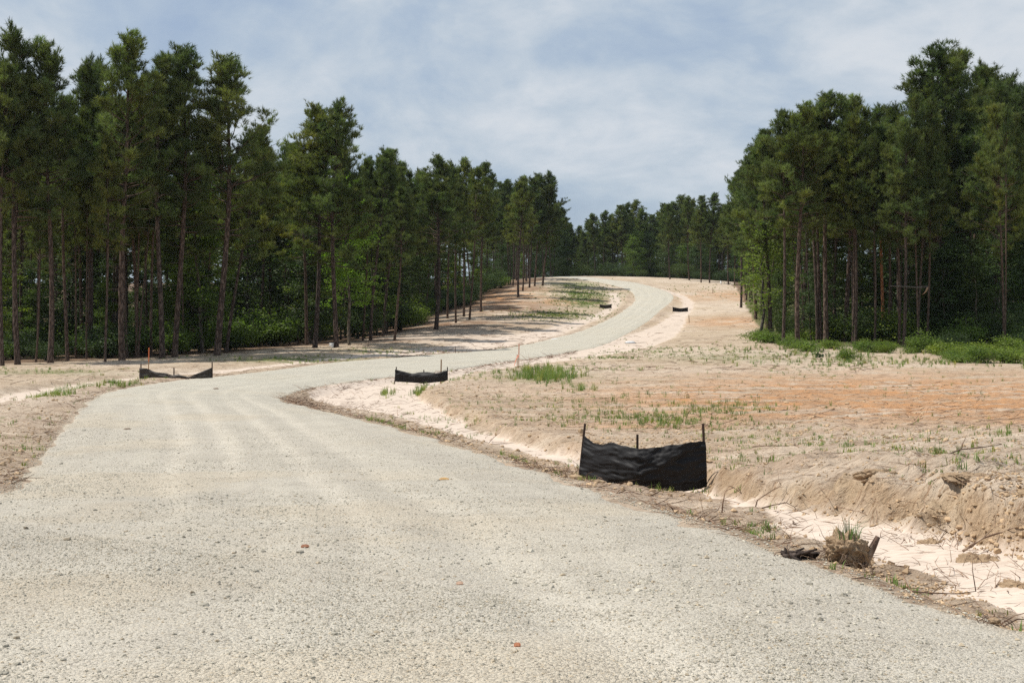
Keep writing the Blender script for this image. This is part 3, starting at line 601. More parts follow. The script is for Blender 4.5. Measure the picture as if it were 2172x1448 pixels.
for (px, py, tp, v, ln, th, lab, grp) in FRONT:
    x, y = at_px(px, py); h = max(9, top_h(x, y, tp)); L = ln / F * y
    pine(v, x, y, h, lab, grp, th * (21 / h) ** .35, (20 / h) ** .1, lean=math.atan2(L, h) * .9)
# pine with orange bark whose crown is lost among the others
x, y = at_px(1874, 726); e = pine(4, x, y, top_h(x, y, 260), 'pine with bare orange bark in the middle of the right wood', GR_, .9, bark=M_BARKO)
# trees standing by the steps of the skyline
for px, Y, tp, v, lab in [(204, 112, 120, 5, 'deeper pine filling the skyline notch left of the round isolated top'), (570, 128, 312, 5, 'small pointed pine tip right of the lone thick pine of the left wood'), (616, 135, 302, 3, 'pine tip left of the two tall crowns, set back in the wood'),
                          (816, 140, 308, 1, 'set back pine crown just right of the two tall crowns'), (850, 150, 335, 0, 'set back pine forming the second step of the skyline after the two tall crowns'), (888, 165, 360, 3, 'set back pine forming the lowest dip before the big leaning pine'),
                          (1603, 155, 305, 3, 'pine crown low on the left shoulder of the right wood'), (1572, 185, 358, 1, 'set back pine crown at the foot of the right wood skyline slope'), (1627, 128, 268, 1, 'pine crown halfway up the left shoulder of the right wood'),
                          (1905, 112, 215, 1, 'set back pine between the trio and the giant crown'), (1860, 118, 222, 3, 'set back pine in the skyline dip left of the giant crown'), (2100, 120, 135, 1, 'set back pine between the giant crown and the right edge')]:
    x = (px - CX) / F * Y; pine(v, x, Y, top_h(x, Y, tp), lab, 'pines set back inside the woods')
# far trees beyond the crest: tips read from the skyline
for i, (px, tp, v) in enumerate([(1212, 472, 5), (1228, 478, 3), (1246, 462, 1), (1262, 450, 0), (1281, 446, 3), (1300, 452, 5), (1321, 432, 1), (1333, 428, 5), (1345, 423, 3), (1362, 440, 0), (1378, 452, 1), (1394, 446, 5), (1410, 430, 3), (1432, 425, 0), (1448, 413, 3), (1474, 420, 5), (1530, 430, 1)]):
    Y = 300 + 30 * random.random() + (i % 3) * 14; x = (px - CX) / F * Y
    wh = ['leftmost low crowns over the road crest', 'crowns above where the road vanishes', 'crowns above the field top'][0 if i < 3 else 1 if i < 11 else 2]
    pine(v, x, Y, top_h(x, Y, tp), 'one of the hazy far pines, ' + wh, 'hazy far pines, ' + wh, .8, 1.3)

# interior of the woods: rows that close the view
def sky_row(px):
    """row of the skyline over a photo column"""
    return np.interp(px, [-200, 0, 60, 130, 200, 260, 320, 380, 440, 480, 520, 575, 610, 680, 730, 790, 850, 900, 960, 1030, 1100, 1170, 1210, 1215, 1260, 1345, 1380, 1450, 1520, 1560, 1600, 1650, 1700, 1790, 1850, 1900, 2000, 2060, 2172, 2400],
                     [110, 70, 90, 110, 150, 110, 140, 150, 200, 160, 200, 310, 320, 250, 250, 320, 350, 370, 345, 350, 380, 390, 470, 480, 465, 435, 460, 425, 430, 390, 320, 240, 225, 210, 230, 200, 120, 130, 170, 170])
def inner(n, pxr, Yr, label, group, vs_, minm=6, th=(.6, 1.0)):
    made = 0; tries = 0
    while made < n and tries < n * 40:
        tries += 1; Y = random.uniform(*Yr) if not callable(Yr) else Yr(); px = random.uniform(*pxr); x = (px - CX) / F * Y
        if float(wood_mask(np.array([x]), np.array([Y]))[0]) < minm: continue
        hmax = top_h(x, Y, float(sky_row(px)) + 12); h = min(random.uniform(17, 22.5), hmax * random.uniform(.9, 1))
        if h < 9: continue
        pine(random.choice(vs_), x, Y, h, label, group, random.uniform(*th), lean=random.gauss(0, .025), leany=random.gauss(0, .02)); made += 1
inner(20, (-60, 560), (84, 106), 'thin trunk among the tall pines at the front of the left wood', 'thin trunks at the front of the left wood', [5, 8, 9, 10], .8, (.35, .65))
inner(16, (600, 1040), (106, 190), 'thin trunk among the tall pines at the front of the middle wood', 'thin trunks at the front of the middle wood', [5, 8, 9, 10], .8, (.4, .7))
inner(16, (1640, 2180), (92, 112), 'thin trunk among the tall pines at the front of the right wood', 'thin trunks at the front of the right wood', [5, 8, 9, 10], 1.0, (.35, .65))
inner(52, (-120, 620), (98, 165), 'pine trunk standing in the shade deep inside the left wood', 'pines deep inside the left wood', [0, 8, 4, 5, 2, 9])
inner(40, (580, 1060), (118, 250), 'pine standing in the shade deep inside the middle wood', 'pines deep inside the middle wood', [0, 10, 4, 5, 3])
inner(34, (1640, 2260), (106, 170), 'pine standing in the shade deep inside the right wood', 'pines deep inside the right wood', [0, 2, 4, 8, 9])
inner(16, (1560, 1700), (150, 300), 'pine on the far flank of the right wood', 'pines on the far flank of the right wood', [0, 1, 3])
inner(16, (1040, 1178), (225, 320), 'pine behind the hill top left of the road', 'pines behind the hill top left of the road', [1, 3, 0], 3)
inner(30, (1150, 1640), (315, 380), 'one of the hazy pines at the back of the far wood', 'hazy pines at the back of the far wood', [1, 3, 6], 0)

# broadleaf trees and shrubs
def broad(v, x, y, h, label, group, wide=1.0):
    H0 = [10, 9, 12, 8, 9, 12][v]; s = h / H0
    return place('broadleaf_tree', BROADS[v], ('trunk', 'crown'), (x, y, float(gz(x, y)) - .05), (0, 0, random.random() * 6.28), (s * wide, s * wide, s), label, 'tree', group)
def shrub(v, x, y, h, label, group, wide=1.0):
    s = h / [2.2, 2.8, 1.6, .9][v]
    return place('shrub', SHRUBS[v], ('stems', 'foliage'), (x, y, float(gz(x, y)) - .05), (0, 0, random.random() * 6.28), (s * wide, s * wide, s), label, 'shrub', group)
GB = 'broadleaf trees among the pines'
for px, py, tp, v, wd, lab in [(741, 732, 372, 5, 1.0, 'bright green maple with lit leaves right of the pale trunked pine'), (430, 748, 330, 0, 1.0, 'leafy tree between the close pair and the lone thick pine'), (400, 745, 370, 2, 1.0, 'yellowish leafy tree just right of the close pair of pines'),
                               (520, 735, 380, 1, 1.1, 'dark leafy tree right of the lone thick pine of the left wood'), (560, 728, 440, 1, 1.1, 'dark leafy tree filling the gap left of the middle wood'), (160, 752, 500, 3, 1.3, 'low leafy tree with layered boughs behind the thin pines on the left'),
                               (800, 712, 430, 0, 1.1, 'leafy tree behind the dark trunk cluster'), (850, 700, 420, 1, 1.1, 'leafy tree behind the olive topped pine'), (612, 720, 470, 1, 1.2, 'leafy dark tree left of the two tall crowns'),
                               (1611, 720, 455, 4, 1.3, 'small slender oak with sparse lit leaves at the left end of the right wood'), (1640, 705, 440, 0, 1.0, 'leafy tree behind the small slender oak'), (1770, 712, 470, 1, 1.1, 'leafy tree behind the trio of trunks in the right wood'),
                               (1940, 712, 430, 3, 1.2, 'dark leafy tree right of the orange barked trunk'), (2020, 715, 480, 1, 1.3, 'dark leafy tree at the foot of the giant pine'), (2145, 715, 330, 2, 1.3, 'dark leafy tree against the right picture edge'), (1590, 640, 490, 2, 1.2, 'leafy tree where the far field meets the right wood')]:
    x, y = at_px(px, py); broad(v, x, y, top_h(x, y, tp), lab, GB, wd)
for k_, (px, Y) in enumerate([(1146, 285), (1158, 300), (1170, 292), (1182, 310), (1196, 322)]): x = (px - CX) / F * Y; broad([3, 1][k_ % 2], x, Y, 13, 'leafy tree closing the gap between the left woods and the far pines', 'leafy trees at the road gap', 1.2)
def fill(fn, n, pxr, Yr, hr, vs_, label, group, mn):
    k = 0; tries = 0
    while k < n and tries < 3000:
        tries += 1
        Y = random.uniform(*Yr); px = random.uniform(*pxr); x = (px - CX) / F * Y
        if not mn[0] < float(wood_mask(np.array([x]), np.array([Y]))[0]) < mn[1]: continue
        h = min(random.uniform(*hr), top_h(x, Y, float(sky_row(px)) + 40)); fn(random.choice(vs_), x, Y, h, label, group, random.uniform(1.1, 1.6)); k += 1
fill(broad, 30, (-100, 620), (100, 150), (5, 10), [1, 3, 0], 'shaded leafy tree below the pines of the left wood', 'shaded leafy trees below the left pines', (10, 50))
fill(broad, 26, (580, 1060), (115, 240), (6, 13), [1, 3, 0], 'shaded leafy tree below the pines of the middle wood', 'shaded leafy trees below the middle pines', (6, 60))
fill(broad, 28, (1640, 2240), (100, 150), (5, 13), [1, 3, 0], 'shaded leafy tree below the pines of the right wood', 'shaded leafy trees below the right pines', (4, 50))
fill(broad, 30, (1100, 1600), (292, 370), (6, 12), [1, 3, 0], 'hazy leafy tree below the far pines', 'hazy leafy trees below the far pines', (8, 90))
fill(shrub, 40, (-60, 600), (90, 125), (1.5, 3.4), [0, 1, 1], 'dark shrub in the undergrowth of the left wood', 'shrubs under the left wood', (3, 30))
fill(shrub, 34, (580, 1080), (110, 240), (2, 4.2), [0, 1, 1], 'dark shrub in the undergrowth of the middle wood', 'shrubs under the middle wood', (4, 40))
fill(shrub, 30, (1200, 1570), (275, 340), (2, 4.2), [1], 'shrub along the foot of the far wood', 'shrubs along the foot of the far wood', (0, 40))
fill(shrub, 34, (1620, 2200), (92, 120), (1.2, 3.4), [0, 1, 2], 'shaded shrub inside the right wood', 'shrubs inside the right wood', (2, 22))
for px, py, h, v, wd, lab in [(1050, 612, 4.6, 1, 1.0, 'round bush on the slope between the stand and the reddish pine'), (880, 690, 3.6, 0, 1.3, 'broad bush left of the foot of the big leaning pine'), (530, 738, 3.8, 0, 1.2, 'round bush right of the lone thick pine of the left wood'),
                              (1800, 765, 1.0, 2, 1.2, 'bright bush at the front of the green strip left of centre'), (1950, 748, 1.7, 0, 1.2, 'taller weedy bush below the broken bough'), (2060, 728, 2.6, 0, .8, 'upright leafy bush at the foot of the giant pine'), (2020, 745, 1.6, 1, 1.2, 'greyish bush right of the weedy bush'),
                              (2080, 770, 1.3, 2, 1.3, 'bright bush near the right end of the green strip'), (2150, 755, 1.6, 2, 1.4, 'bright bush cut by the right picture edge'), (1710, 745, .9, 3, 1.4, 'low bush below the slim second pine of the right wood')]:
    x, y = at_px(px, py); shrub(v, x, y, h, lab, 'bushes at the wood edges', wd)
for i in range(70):
    px = random.uniform(1600, 2230); b0 = np.interp(px, [1600, 1700, 1850, 2000, 2172], [722, 742, 752, 768, 785]); py = random.uniform(716 + (px - 1600) * .012, b0)
    x, y = at_px(px, py); shrub(random.choice([2, 3, 3, 0]), x, y, random.uniform(.45, 1.15), 'low leafy shrub in the bright green strip along the right wood', 'low shrubs of the green strip', random.uniform(1, 1.7))

# the deep wood behind the rows: too many to count, one mass
def deep_wood(name, label, n, pxr, Yr, srcs, hr, mn):
    ng = bpy.data.node_groups.new(name, 'GeometryNodeTree'); ng.interface.new_socket('Geometry', in_out='INPUT', socket_type='NodeSocketGeometry'); ng.interface.new_socket('Geometry', in_out='OUTPUT', socket_type='NodeSocketGeometry')
    N, Lk = ng.nodes, ng.links; gi, go = N.new('NodeGroupInput'), N.new('NodeGroupOutput'); join = N.new('GeometryNodeJoinGeometry'); ks = []
    P_, S_, A_, K_ = [], [], [], []; tries = 0
    while len(P_) < n and tries < n * 60:
        tries += 1; Y = random.uniform(*Yr); px = random.uniform(*pxr); x = (px - CX) / F * Y
        if float(wood_mask(np.array([x]), np.array([Y]))[0]) < mn: continue
        h = min(random.uniform(*hr), top_h(x, Y, float(sky_row(px)) + 25))
        if h < 8: continue
        P_.append((x, Y, float(gz(x, Y)) - .1)); S_.append(h / 20); A_.append(random.random() * 6.28); K_.append(random.randrange(len(srcs)))
    me = bpy.data.meshes.new(name); me.vertices.add(len(P_)); me.vertices.foreach_set('co', np.array(P_, np.float32).ravel())
    for nm, d, ty in (('size', S_, 'FLOAT'), ('turn', A_, 'FLOAT'), ('pick', K_, 'INT')): a = me.attributes.new(nm, ty, 'POINT'); a.data.foreach_set('value', d)
    def attr(nm, ty): q = N.new('GeometryNodeInputNamedAttribute'); q.data_type = ty; q.inputs['Name'].default_value = nm; return [o_ for o_ in q.outputs if o_.enabled][0]
    xyz = N.new('ShaderNodeCombineXYZ'); Lk.new(attr('turn', 'FLOAT'), xyz.inputs[2])
    for i, parts in enumerate(srcs):
        cmp_ = N.new('FunctionNodeCompare'); cmp_.data_type = 'INT'; cmp_.operation = 'EQUAL'; Lk.new(attr('pick', 'INT'), cmp_.inputs[2]); cmp_.inputs[3].default_value = i
        for p_ in parts:
            oi = N.new('GeometryNodeObjectInfo'); oi.inputs['Object'].default_value = p_; oi.transform_space = 'ORIGINAL'
            ip = N.new('GeometryNodeInstanceOnPoints'); Lk.new(gi.outputs[0], ip.inputs['Points']); Lk.new(cmp_.outputs[0], ip.inputs['Selection']); Lk.new(oi.outputs['Geometry'], ip.inputs['Instance'])
            e2 = N.new('FunctionNodeEulerToRotation'); Lk.new(xyz.outputs[0], e2.inputs[0]); Lk.new(e2.outputs[0], ip.inputs['Rotation']); Lk.new(attr('size', 'FLOAT'), ip.inputs['Scale']); Lk.new(ip.outputs[0], join.inputs[0])
    Lk.new(join.outputs[0], go.inputs[0]); o = ob(name, me, kind='stuff', label=label, category='woods'); md = o.modifiers.new('trees', 'NODES'); md.node_group = ng; return o
def kids(mesh_): return next(o for o in bpy.data.objects if o.data == mesh_)
_bt, _bc = kids(BROADS[1][1]), kids(BROADS[3][1])
_src = [[kids(PINES[v][0]), kids(PINES[v][2])] for v in (0, 2, 4)] + [[_bt], [_bc]]
deep_wood('woods', 'dense dark pine wood filling the depth behind the left rows', 260, (-350, 1185), (140, 330), _src, (17, 22), 18)
deep_wood('woods', 'dense dark pine wood filling the depth behind the right rows', 150, (1600, 2500), (130, 280), _src, (17, 22), 22)
deep_wood('woods', 'hazy pine wood filling the depth behind the far rows', 420, (1000, 1700), (335, 470), _src, (17, 22), 30)


# ------------------------------------------------------------------ grass, twigs, stones (nobody could count them)
def px_points(n, px, py, rx_, ry_, gauss=True):
    if gauss: a = rng.normal(px, rx_ * .5, n); b_ = rng.normal(py, ry_ * .5, n)
    else: a = rng.uniform(px - rx_, px + rx_, n); b_ = rng.uniform(py - ry_, py + ry_, n)
    b_ = np.maximum(b_, 592); return cast(a, b_)
def on_road(x, y, m=0.0): return in_poly(x, y, EDGE)
def grass_blades(x, y, h, nb, spread):
    n = len(x); Z = gz(x, y); base = np.stack([x, y, Z - .01], 1)[:, None] + np.concatenate([rng.normal(0, 1, (n, nb, 2)) * spread[:, None, None] if np.ndim(spread) else rng.normal(0, spread, (n, nb, 2)), np.zeros((n, nb, 1))], 2)
    a = rng.random((n, nb)) * 6.283; hh = h[:, None] * rng.uniform(.5, 1.2, (n, nb)); bend = rng.uniform(.1, .75, (n, nb)) * hh; dx, dy = np.cos(a), np.sin(a); wd = (.005 + .012 * h)[:, None] * np.ones((1, nb)) * np.maximum(1, y / 55)[:, None]
    sx_, sy_ = -dy * wd, dx * wd; o = np.zeros_like(dx)
    side = np.stack([sx_, sy_, o], 2); mid = base + np.stack([dx * bend * .35, dy * bend * .35, hh * .6], 2); tip = base + np.stack([dx * bend, dy * bend, hh], 2)
    V = np.stack([base - side, base + side, mid + side * .7, mid - side * .7, tip], 2).reshape(-1, 3); k = np.arange(n * nb)[:, None] * 5
    tone = np.repeat(rng.uniform(.65, 1.3, (n, 1)), nb * 5, 0).reshape(-1, 1); dry = np.repeat(rng.random((n, 1)) ** 3, nb * 5, 0).reshape(-1, 1)
    c = np.concatenate([tone * (1 + dry * .8), tone * (1 + dry * .15), tone * (1 - dry * .1)], 1)
    return V, (k + [0, 1, 2, 3]), (k + [3, 2, 4]), c
gr = MB()
PATCH = [ # n, px, py, rx, ry, hmin, hmax
 (330, 1160, 800, 62, 14, .25, .6), (60, 1228, 828, 25, 8, .2, .4), (60, 890, 826, 14, 7, .2, .45), (30, 822, 826, 14, 5, .2, .4), (260, 1010, 800, 120, 9, .12, .3), (330, 1180, 786, 170, 9, .1, .3),
 (700, 640, 763, 190, 6, .08, .25), (300, 830, 745, 120, 5, .08, .22), (260, 100, 790, 150, 8, .08, .25), (420, 230, 818, 95, 5, .15, .35), (150, 120, 838, 50, 5, .15, .3), (110, 320, 803, 50, 4, .1, .25),
 (320, 1350, 888, 160, 9, .08, .22), (160, 1420, 900, 90, 10, .1, .25), (260, 1540, 868, 110, 16, .1, .28), (480, 1880, 955, 260, 26, .05, .16), (330, 1620, 925, 160, 16, .05, .15), (200, 2080, 1000, 140, 22, .04, .13),
 (110, 800, 890, 70, 8, .08, .2), (160, 880, 905, 90, 14, .05, .14), (200, 1290, 850, 170, 24, .08, .25), (230, 1050, 868, 170, 30, .05, .18), (60, 1090, 957, 26, 6, .06, .18), (50, 1260, 1010, 50, 8, .04, .14),
 (2400, 1240, 625, 75, 22, .1, .28), (1800, 1180, 668, 90, 10, .1, .25), (900, 1560, 752, 220, 14, .06, .16), (500, 1400, 745, 180, 8, .06, .18), (260, 1130, 740, 60, 5, .1, .2), (120, 1290, 760, 60, 3, .1, .25),
 (22, 65, 980, 40, 16, .06, .14), (10, 100, 985, 12, 6, .08, .16), (800, 1900, 770, 300, 10, .15, .4), (700, 1800, 745, 220, 16, .15, .45), (26, 1600, 1060, 60, 14, .06, .14), (18, 1590, 1075, 20, 4, .07, .14), (300, 1480, 615, 110, 14, .1, .25),
 (160, 1900, 1000, 130, 26, .03, .10), (120, 1750, 790, 240, 14, .08, .2), (18, 1230, 1032, 10, 3, .05, .1), (60, 2120, 925, 60, 14, .08, .2), (120, 1300, 700, 50, 40, .08, .2), (30, 1960, 1215, 120, 16, .03, .09), (20, 2080, 1290, 120, 30, .03, .09)]
for (n_, px, py, rx_, ry_, h0, h1) in PATCH:
    n_ = int(n_ * (1 if px == 1160 else .5 if n_ > 150 else .8)); h1 = h0 + (h1 - h0) * .8
    x, y = px_points(n_, px, py, rx_ * 1.2, ry_ * 1.2); k = (~on_road(x, y)) & (fbm(x * .5, y * .5, 3, 311) > rng.uniform(.25, .6, len(x))); x, y = x[k], y[k]
    if not len(x): continue
    V, Q, T, c = grass_blades(x, y, rng.uniform(h0, h1, len(x)), 9, .03 + .02 * (y > 40)); gr.add(V, Q, T, c)
# thin scatter over the whole field
x, y = px_points(2600, 1500, 880, 720, 150, False); k = (~on_road(x, y)) & (fbm(x * .35, y * .35, 3, 301) > rng.uniform(.4, .7, len(x))); x, y = x[k], y[k]
V, Q, T, c = grass_blades(x, y, rng.uniform(.03, .13, len(x)) * (1 + (y > 30) * .6), 6, .03); gr.add(V, Q, T, c)
x, y = px_points(900, 120, 880, 200, 120, False); k = (~on_road(x, y)) & (fbm(x * .35, y * .35, 3, 302) > .52); x, y = x[k], y[k]
V, Q, T, c = grass_blades(x, y, rng.uniform(.04, .14, len(x)), 5, .03); gr.add(V, Q, T, c)
o = ob('grass', gr.mesh('grass', M_GRASS, False, True), kind='stuff', label='sparse green and dry grass tufts over the sandy ground', category='grass')

def sticks(x, y, L, r, mb, up=.12):
    n = len(x); Z = gz(x, y); a = rng.random(n) * 6.283; el = np.abs(rng.normal(0, up, n))
    d = np.stack([np.cos(a) * np.cos(el), np.sin(a) * np.cos(el), np.sin(el)], 1)
    P0 = np.stack([x, y, Z + r * .3 - .005], 1); nz = rng.normal(0, .16, (n, 3)) * L[:, None]; nz[:, 2] = np.abs(nz[:, 2]) * .3
    P1 = P0 + d * L[:, None] * .5 + nz * .7; P2 = P0 + d * L[:, None] + nz * .3
    for P in (P1, P2): P[:, 2] = np.maximum(P[:, 2], gz(P[:, 0], P[:, 1]) + r * .3)
    s = np.stack([-np.sin(a), np.cos(a), 0 * a], 1); u = np.cross(d, s)
    rings = []
    for P, f in ((P0, 1), (P1, .8), (P2, .35)):
        for k in range(3): an = k * 2.094; rings.append(P + (s * math.cos(an) + u * math.sin(an)) * (r * f)[:, None])
    V = np.stack(rings, 1).reshape(-1, 3); b0 = np.arange(n)[:, None, None] * 9
    q = np.array([[i * 3 + j, i * 3 + (j + 1) % 3, i * 3 + 3 + (j + 1) % 3, i * 3 + 3 + j] for i in range(2) for j in range(3)])[None]
    mb.add(V, (b0 + q).reshape(-1, 4), None, None)
tw = MB()
def sc_sticks(n, px, py, rx_, ry_, L0, L1, r0, r1, up=.12, gauss=False):
    x, y = px_points(n, px, py, rx_, ry_, gauss); k = ~on_road(x, y); x, y = x[k], y[k]
    if len(x): sticks(x, y, rng.uniform(L0, L1, len(x)), rng.uniform(r0, r1, len(x)), tw, up)
sc_sticks(1500, 1500, 930, 680, 120, .06, .40, .002, .006, .15)
sc_sticks(1300, 1500, 850, 700, 70, .12, .6, .004, .011, .18)
sc_sticks(900, 1450, 700, 420, 90, .3, 1.2, .010, .025, .1)
sc_sticks(700, 60, 930, 150, 100, .06, .35, .002, .007, .15)
sc_sticks(500, 300, 790, 400, 30, .2, .8, .006, .015, .1)
sc_sticks(500, 850, 725, 350, 25, .3, 1.2, .012, .03, .1)
sc_sticks(380, 1900, 1240, 320, 130, .03, .22, .0012, .0035, .12)
sc_sticks(200, 1900, 1090, 300, 60, .06, .35, .0015, .005, .3)
sc_sticks(90, 2080, 1100, 130, 50, .06, .28, .0015, .005, .5)
sc_sticks(420, 720, 850, 140, 40, .08, .5, .003, .009, .25, True)
sc_sticks(200, 1180, 985, 150, 26, .06, .35, .002, .007, .5, True)
sc_sticks(110, 1560, 1070, 120, 22, .06, .35, .002, .006, .4, True)
sc_sticks(300, 640, 855, 60, 12, .05, .35, .003, .008, .3, True)
# broken twigs beside the road edge all along
i_ = rng.integers(60, 560, 1500); sgn = rng.random(1500) < .72; e_ = np.where(sgn[:, None], RR[i_], RL[i_]); c_ = RC[i_]; od = (e_ - c_) / np.linalg.norm(e_ - c_, axis=1, keepdims=True)
p_ = e_ + od * (rng.gamma(1.6, .38, 1500))[:, None]; k = p_[:, 1] > 5
sticks(p_[k, 0], p_[k, 1], rng.uniform(.04, .35, k.sum()) * (1 + p_[k, 1] / 60), rng.uniform(.002, .006, k.sum()) * (1 + p_[k, 1] / 40), tw, .2)
ob('twig_litter', tw.mesh('twig_litter', M_TWIG), kind='stuff', label='broken twigs and root scraps strewn over the sand', category='twigs')

# loose stones on the road and clods on the sand
t_ = (1 + 5 ** .5) / 2; ICO = np.array([[-1, t_, 0], [1, t_, 0], [-1, -t_, 0], [1, -t_, 0], [0, -1, t_], [0, 1, t_], [0, -1, -t_], [0, 1, -t_], [t_, 0, -1], [t_, 0, 1], [-t_, 0, -1], [-t_, 0, 1]]) / 1.9
ICF = np.array([[0, 11, 5], [0, 5, 1], [0, 1, 7], [0, 7, 10], [0, 10, 11], [1, 5, 9], [5, 11, 4], [11, 10, 2], [10, 7, 6], [7, 1, 8], [3, 9, 4], [3, 4, 2], [3, 2, 6], [3, 6, 8], [3, 8, 9], [4, 9, 5], [2, 4, 11], [6, 2, 10], [8, 6, 7], [9, 8, 1]])
OCT = np.array([[1, 0, 0], [-1, 0, 0], [0, 1, 0], [0, -1, 0], [0, 0, 1], [0, 0, -1]], float); OCF = np.array([[0, 2, 4], [2, 1, 4], [1, 3, 4], [3, 0, 4], [2, 0, 5], [1, 2, 5], [3, 1, 5], [0, 3, 5]])
def stones(x, y, z, s, mb, shape=(ICO, ICF), tones=(.75, 1.25), flat=.6, tan=.12):
    V0, F0 = shape; n = len(x); M = rot_to(rng.normal(0, 1, (n, 3))); V = V0[None] * rng.uniform(.7, 1.25, (n, len(V0), 1)) * (s[:, None] * rng.uniform(.7, 1.3, (n, 3)))[:, None]
    V = np.einsum('nij,nkj->nki', M, V); V[:, :, 2] *= flat; V += np.stack([x, y, z + s * .18], 1)[:, None]
    c = rng.uniform(*tones, (n, 1)) * np.where(rng.random((n, 1)) < tan, [[1.0, .89, .75]], [[1, .985, .94]]); mb.add(V.reshape(-1, 3), None, (F0[None] + np.arange(n)[:, None, None] * len(V0)).reshape(-1, 3), np.repeat(c, len(V0), 0))
from mathutils import kdtree
rr_x, rr_y, rr_z = rX, rY, rz
def road_pts(n, v0, v1, power=1.0, um_bias=None):
    fv = rng.random(n) ** power; fi = np.searchsorted(rY[:, nu // 2], v0) ; fe = np.searchsorted(rY[:, nu // 2], v1)
    a = fi + fv * (fe - fi - 1.01); b_ = rng.uniform(2, nu - 3.01, n); i = a.astype(int); j = b_.astype(int); f = (a - i)[:, None]; g = (b_ - j)[:, None]
    A3 = np.stack([rX, rY, rz], 2); return (A3[i, j] * (1 - f) + A3[i + 1, j] * f) * (1 - g) + (A3[i, j + 1] * (1 - f) + A3[i + 1, j + 1] * f) * g
SM, t, b = mat('stone_chips'); at = t.new('ShaderNodeAttribute', attribute_name='tint'); t.put(b, 'Base Color', t.mix(1.0, at.outputs['Color'], (.43, .40, .34, 1), 'MULTIPLY')); t.put(b, 'Roughness', .9); t.put(b, 'Specular IOR Level', .2)
gv = MB()
p = road_pts(70000, 4.8, 10); d_ = fbm(p[:, 0] * 1.3, p[:, 1] * .6, 3, 400) > rng.uniform(.2, .75, len(p)); p = p[d_]; stones(*p.T, rng.gamma(3, .0012, len(p)) + .0025, gv, (OCT, OCF), (.7, 1.15), .7, .12)
p = road_pts(36000, 10, 34); d_ = fbm(p[:, 0] * .8, p[:, 1] * .4, 3, 401) > rng.uniform(.25, .75, len(p)); p = p[d_]; stones(*p.T, rng.gamma(3, .0020, len(p)) + .0035, gv, (OCT, OCF))
p = road_pts(5000, 4.6, 30); d_ = fbm(p[:, 0] * 1.1, p[:, 1] * .5, 3, 411) > rng.uniform(.45, .8, len(p)); p = p[d_]; stones(*p.T, rng.gamma(3, .0026, len(p)) + .005, gv, (ICO, ICF), (.45, .95))
# stones kicked over the verge
i_ = rng.integers(60, 420, 9000); sgn = rng.random(9000) < .6; e_ = np.where(sgn[:, None], RR[i_], RL[i_]); c_ = RC[i_]; od = (e_ - c_) / np.linalg.norm(e_ - c_, axis=1, keepdims=True)
p_ = e_ + od * (rng.gamma(1.0, .22, 9000) - .15)[:, None]; k = p_[:, 1] > 5; p_ = p_[k]; stones(p_[:, 0], p_[:, 1], np.maximum(gz(p_[:, 0], p_[:, 1]), -99) + .004, rng.gamma(3, .002, len(p_)) + .003, gv, (OCT, OCF))
ob('gravel', gv.mesh('gravel', SM, False, True), kind='stuff', label='loose pale gravel stones lying on the road', category='gravel')
CM, t, b = mat('dirt_clods'); at = t.new('ShaderNodeAttribute', attribute_name='tint'); t.put(b, 'Base Color', t.mix(1.0, at.outputs['Color'], (.40, .29, .19, 1), 'MULTIPLY')); t.put(b, 'Roughness', 1.0); t.put(b, 'Specular IOR Level', .1)
cd = MB()
for n_, px, py, rx_, ry_, s0 in [(4200, 1800, 1000, 420, 100, .010), (1600, 2000, 1100, 220, 60, .009), (3200, 1450, 880, 640, 70, .018), (1500, 1900, 1250, 300, 110, .006), (1800, 60, 930, 150, 100, .012), (1600, 800, 870, 220, 60, .014), (260, 2100, 1090, 110, 50, .013), (1200, 1250, 985, 260, 50, .016)]:
    x, y = px_points(n_, px, py, rx_, ry_, False); k = ~on_road(x, y); x, y = x[k], y[k]; bd = seg_dist(x, y, DR, DRv); k = bd[0] > bd[1][:, 0] * .9; x, y = x[k], y[k]
    stones(x, y, gz(x, y), rng.gamma(2.5, s0 * .5, len(x)) + .004, cd, (ICO, ICF) if s0 > .010 else (OCT, OCF), (.75, 1.3), .7, 0)
ob('dirt_clods', cd.mesh('dirt_clods', CM, False, True), kind='stuff', label='crumbled clods of tan clay and sand on the banks', category='clods')

# ------------------------------------------------------------------ silt fences
def simple(name, c, rough=.6, spec=.4, bump=0, bs=30):
    m, t, b = mat(name); pos = t.new('ShaderNodeTexCoord').outputs['Object']; nz = t.noise(pos, bs, 4, .6)
    t.put(b, 'Base Color', t.mix(1.0, (*c, 1), t.ramp(nz, [(.3, (.8, .8, .8)), (.7, (1.18, 1.18, 1.18))]), 'MULTIPLY')); t.put(b, 'Roughness', rough); t.put(b, 'Specular IOR Level', spec)
    if bump: t.put(b, 'Normal', t.new('ShaderNodeBump', Strength=.6, Distance=bump, Height=nz).outputs[0])
    return m
M_CLOTH = simple('black_silt_cloth', (.012, .011, .0115), .62, .22, .006, 34)
M_CLOTHB = simple('brown_black_silt_cloth', (.032, .026, .021), .6, .3, .004, 22)
M_WOODST = simple('weathered_stake_wood', (.085, .055, .04), .85, .2, .002, 40)
M_WOODT = simple('raw_stake_wood', (.38, .24, .13), .8, .2, .002, 40)
M_ORANGE = simple('orange_stake_paint', (.62, .17, .07), .7, .3)
M_PINKT = simple('orange_flagging_tape', (.85, .22, .10), .5, .4)
M_WHITE = simple('white_plastic', (.78, .78, .76), .4, .5)
M_BAG = simple('grey_white_sack', (.60, .61, .62), .7, .3, .01, 12)
def P3(px, py, Y): return np.array([(px - CX) / F * Y, Y, -(py - HY) / F * Y])
